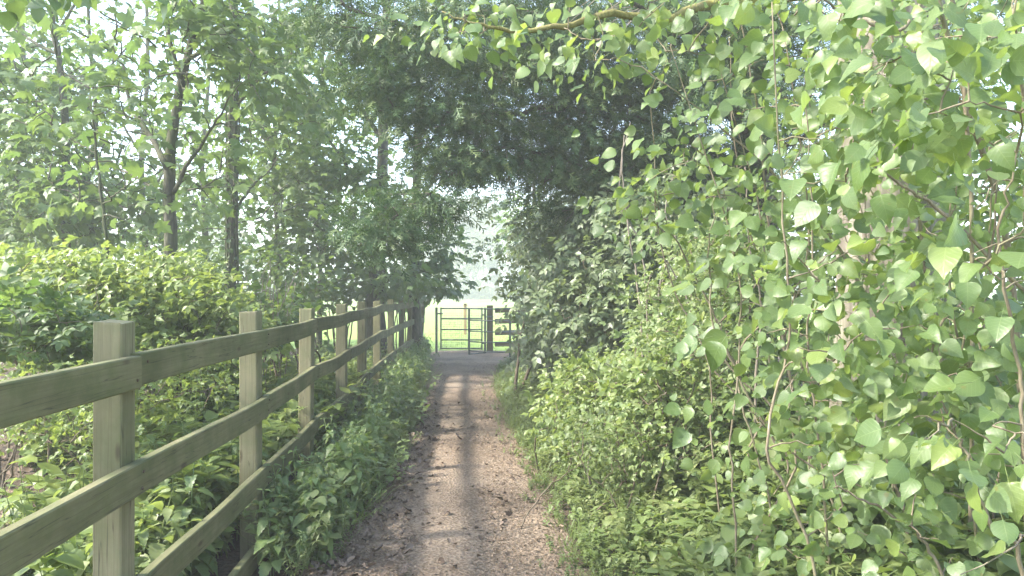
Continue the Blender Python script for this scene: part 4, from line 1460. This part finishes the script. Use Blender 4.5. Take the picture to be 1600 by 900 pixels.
def herb_plant(seed, whorl, nl, ls, tm, spread=.35):
    r = np.random.default_rng(seed)
    ts = []
    for sidx in range(3):
        d = r.normal(size=2) * spread
        st_ = np.array([(d[0] * z, d[1] * z, z - .25 * z * z * np.hypot(*d)) for z in np.linspace(0, 1, 5)])
        L = []
        for i in range(nl):
            z = .15 + .85 * i / (nl - 1)
            c = np.array([np.interp(z, np.linspace(0, 1, 5), st_[:, q]) for q in range(3)])
            for w in range(whorl):
                a = 6.283 * w / whorl + i * .7 + r.normal() * .2
                L.append((c, rotz(a) @ rotx(.1 + r.normal() * .35), ls * (.7 + .6 * r.random())))
        ts.append(plant_template(st_, L, tm, .006))
    return merge(ts)


HERB = [herb_plant(60 + i, 2, 6, .22, OVATE) for i in range(3)] + [herb_plant(70 + i, 3, 6, .17, ROUND) for i in range(3)]
CLEAV = [herb_plant(80 + i, 6, 7, .12, [strip_leaf([(0, 0), (.5, .1), (1, 0)], .2, .2)], .5) for i in range(3)]


def blade_tuft(seed, nb=9):
    r = np.random.default_rng(seed)
    ts = []
    for i in range(nb):
        a = r.random() * 6.3
        l = .6 + .5 * r.random()
        b = strip_leaf([(0, .012), (.35, .017), (.7, .012), (1, 0)], .3, .35 + .5 * r.random())
        ts.append(xf(b, rotz(a) @ rotx(1.15 + .3 * r.random()), (r.normal() * .05, r.normal() * .05, 0), l))
    return merge(ts)


TUFT = [blade_tuft(90 + i) for i in range(5)]
n = 300
ys = 4.2 + 12 * rng.random(n) ** 1.2
f = fence_x(ys)
xs = f + .12 + (pl(ys) - f) * rng.random(n)
Pn, R, S = rand_plants(n, xs, ys, gz(xs, ys), .16, .42)
stuff('verge_herbs', 'mixed leafy herbs among the nettles left of the path', 'herbs', HERB + CLEAV, Pn, R, S, M_HERB)
n = 220
ys = 4.4 + 9 * rng.random(n) ** 1.2
f = fence_x(ys)
xs = f + .12 + (pl(ys) - f) * rng.random(n)
stuff('grass_tufts', 'grass tufts among the nettles at the fence foot', 'grass', TUFT, *rand_plants(n, xs, ys, gz(xs, ys), .2, .5), M_GRASS)
n = 700
ys = 3.2 + 8 * rng.random(n)
xs = fence_x(ys) - .14 - 2.2 * rng.random(n)
m_ = ~((xs < -2.7) & (ys < 6.2))
Pn, R, S = rand_plants(m_.sum(), xs[m_], ys[m_], gz(xs[m_], ys[m_]), .3, .7)
stuff('bank_herbs', 'bright leafy herbs growing up behind the fence rails', 'herbs', HERB + CLEAV, Pn, R, S, M_BRAM)
# right verge: heights rise away from the path
n = 1500
ys = 2.3 + 13.5 * rng.random(n) ** 1.25
d = rng.random(n) ** 1.1 * 1.7
xs = prr(ys) + .04 + d
Pn, R, S = rand_plants(n, xs, ys, gz(xs, ys), .8, 1.2)
S = S * np.clip(.10 + .42 * d, .1, .62)
stuff('verge_herbs', 'low leafy herbs carpeting the verge right of the path', 'herbs', HERB, Pn, R, S, M_HERB)
n = 600
ys = 2.3 + 9 * rng.random(n) ** 1.2
d = rng.random(n) * 1.4
xs = prr(ys) + .06 + d
Pn, R, S = rand_plants(n, xs, ys, gz(xs, ys), .8, 1.2)
S = S * np.clip(.12 + .40 * d, .12, .6)
stuff('cleavers', 'scrambling cleavers over the verge right of the path', 'cleavers', CLEAV, Pn, R, S, M_HERB)
n = 420
ys = 2.6 + 12 * rng.random(n)
xs = prr(ys) + .02 + np.abs(rng.normal(size=n)) * .45
stuff('grass_tufts', 'grass tufts along the right edge of the path', 'grass', TUFT, *rand_plants(n, xs, ys, gz(xs, ys), .12, .34), M_GRASS)
n = 520
ys = 8 + 10.5 * rng.random(n)
xs = pl(ys) - .02 - .4 * rng.random(n) ** 1.3
stuff('grass_tufts', 'grass along the left edge of the path toward the gate', 'grass', TUFT, *rand_plants(n, xs, ys, gz(xs, ys), .12, .3), M_GRASS)
n = 90
ys = 3.4 + 9 * rng.random(n)
sd_ = rng.random(n) < .5
xs = np.where(sd_, pl(ys) + .02 + .12 * rng.random(n), prr(ys) - .02 - .15 * rng.random(n) ** 2)
stuff('seedlings', 'tiny green seedlings dotted along the path edges', 'seedlings', HERB, *rand_plants(n, xs, ys, np.full(n, .02), .05, .11), M_HERB)
n = 260
ys = 2.2 + 3.2 * rng.random(n)
xs = .95 + 1.6 * rng.random(n)
stuff('nettle_patch', 'nettles and herbs under the poplar shoots at lower right', 'nettles', NTM, *rand_plants(n, xs, ys, gz(xs, ys), .22, .5), M_HERB)
n = 2600
ys = 19 + 26 * rng.random(n) ** 1.5
xs = -2.6 - 1.0 * rng.random(n) + rng.random(n) * 6 * (ys / 18)
stuff('meadow_grass', 'tufts of meadow grass beyond the gate', 'grass', TUFT, *rand_plants(n, xs, ys, np.full(n, -.03), .08, .22), M_GRASS)


# ------------------------------------------------------------------ far side of the meadow
FAR = [merge([xf(OVATE[j % 3], rotz(2.1 * j) @ rotx(.4 * j - .6), (.1 * math.cos(j * 2), .1 * math.sin(j * 2), .05 * j), .7) for j in range(4)])]


def far_tree(label, x, Y, h, w, mat, seed, trunk_h=.3, lean=0.0):
    r0 = np.random.default_rng(seed)
    root = thing('meadow_tree', label, 'tree', (x, Y, 0), 'trees across the meadow')
    q, r = smooth_poly([(x, Y, -.2), (x + lean * .3, Y, h * .3), (x + lean * .7, Y, h * .6), (x + lean, Y, h * .95)], [h * .026, h * .02, h * .012, .03], 16, .04)
    link('trunk', make_mesh('trunk', *tube(q, r, 8)), M_TWIG, root)
    n = 60
    a = r0.random(n) * 6.3
    zf = trunk_h + (1 - trunk_h) * r0.random(n) ** .8
    prof = np.sin(np.clip((zf - trunk_h + .08) / (1.08 - trunk_h), 0, 1) * np.pi) ** .6
    rr = w * prof * np.sqrt(r0.random(n))
    at_ = np.stack([x + lean * zf + rr * np.cos(a), Y + rr * np.sin(a), zf * h], 1)
    acc, dirs = grow([q], at_, r0=.03, k=.02, taper=.01, sides=4)
    link('branches', acc.mesh('branches'), M_TWIG, root, kind='stuff')
    p, R, S = cluster(at_, dirs, n=34, spread=w * .16, size=h * .032, droop=.3, rnd=.6)
    leaves(root, 'crown', 'far', FAR, mat, p, R, S)


far_tree('pale open willow alone in the middle of the gap above the gate', -6.4, 92, 11.5, 4.2, M_FARW, 1, .22)
far_tree('pale tree at the left side of the gap above the gate', -11.2, 104, 14, 4.5, M_FARW, 2, .15)
far_tree('yellow green tree right of the pale willow across the meadow', -2.2, 108, 13, 4.5, M_FAR, 3, .12)
far_tree('far tree behind the pale willow on the skyline', -7.6, 130, 17, 6.0, M_FARW, 4, .1)
for k, (x, Y, h) in enumerate([(-30, 80, 10), (-44, 75, 12), (-20, 110, 12), (-58, 90, 13), (6, 110, 12), (16, 105, 13), (30, 100, 12)]):
    far_tree(['broad tree across the field behind the stout sycamore', 'tall field tree glimpsed behind the forked sycamore', 'field tree glimpsed left of the gate gap',
              'field tree glimpsed at the far left', 'field tree hidden mostly by the right elder', 'field tree behind the right elder and conifer', 'field tree far right behind the poplar'][k],
             x, Y, h, 5, M_FAR, 20 + k, .1)
# hedge along the far side
n = 5200
xs = rng.uniform(-75, 45, n)
zs = rng.random(n) ** 1.2 * (2.6 + .9 * np.sin(xs * .35) + .6 * np.sin(xs * .9))
Pn = np.stack([xs, 112 + rng.random(n) * 3, np.maximum(zs, .1)], 1)
V, T, U, v = stamp(FAR, Pn, frames(rng.normal(size=(n, 3)), rng.normal(size=(n, 3)) + [0, -.3, .8]), rng.uniform(.5, 1.0, n))
o = link('far_hedge', make_mesh('far_hedge', V, T, U, v), M_FAR, kind='stuff')
o['label'] = 'pale hedge line along the far side of the meadow'
o['category'] = 'hedge'

# ------------------------------------------------------------------ haze
m, t, out = nodes('haze_air')
pv = N(t, 'VolumePrincipled')
pv.inputs['Color'].default_value = (.86, .88, .88, 1)
pv.inputs['Density'].default_value = HAZE_DENSITY
pv.inputs['Anisotropy'].default_value = 0.0
t.links.new(pv.outputs[0], out.inputs['Volume'])
bx = np.array([(x, y, z) for x in (-1600, 1600) for y in (-1600, 1600) for z in (-1.1, 24)], float)
fc = [(0, 1, 3, 2), (4, 6, 7, 5), (0, 4, 5, 1), (2, 3, 7, 6), (0, 2, 6, 4), (1, 5, 7, 3)]
hz = link('haze', make_mesh('haze', bx, fc, smooth=False), m, kind='stuff')
hz['label'] = 'pale bright haze filling the air down the path'
hz['category'] = 'haze'
print('TRIS', sum(len(o.data.polygons) for o in bpy.data.objects if o.type == 'MESH'), 'OBJ', len(bpy.data.objects))
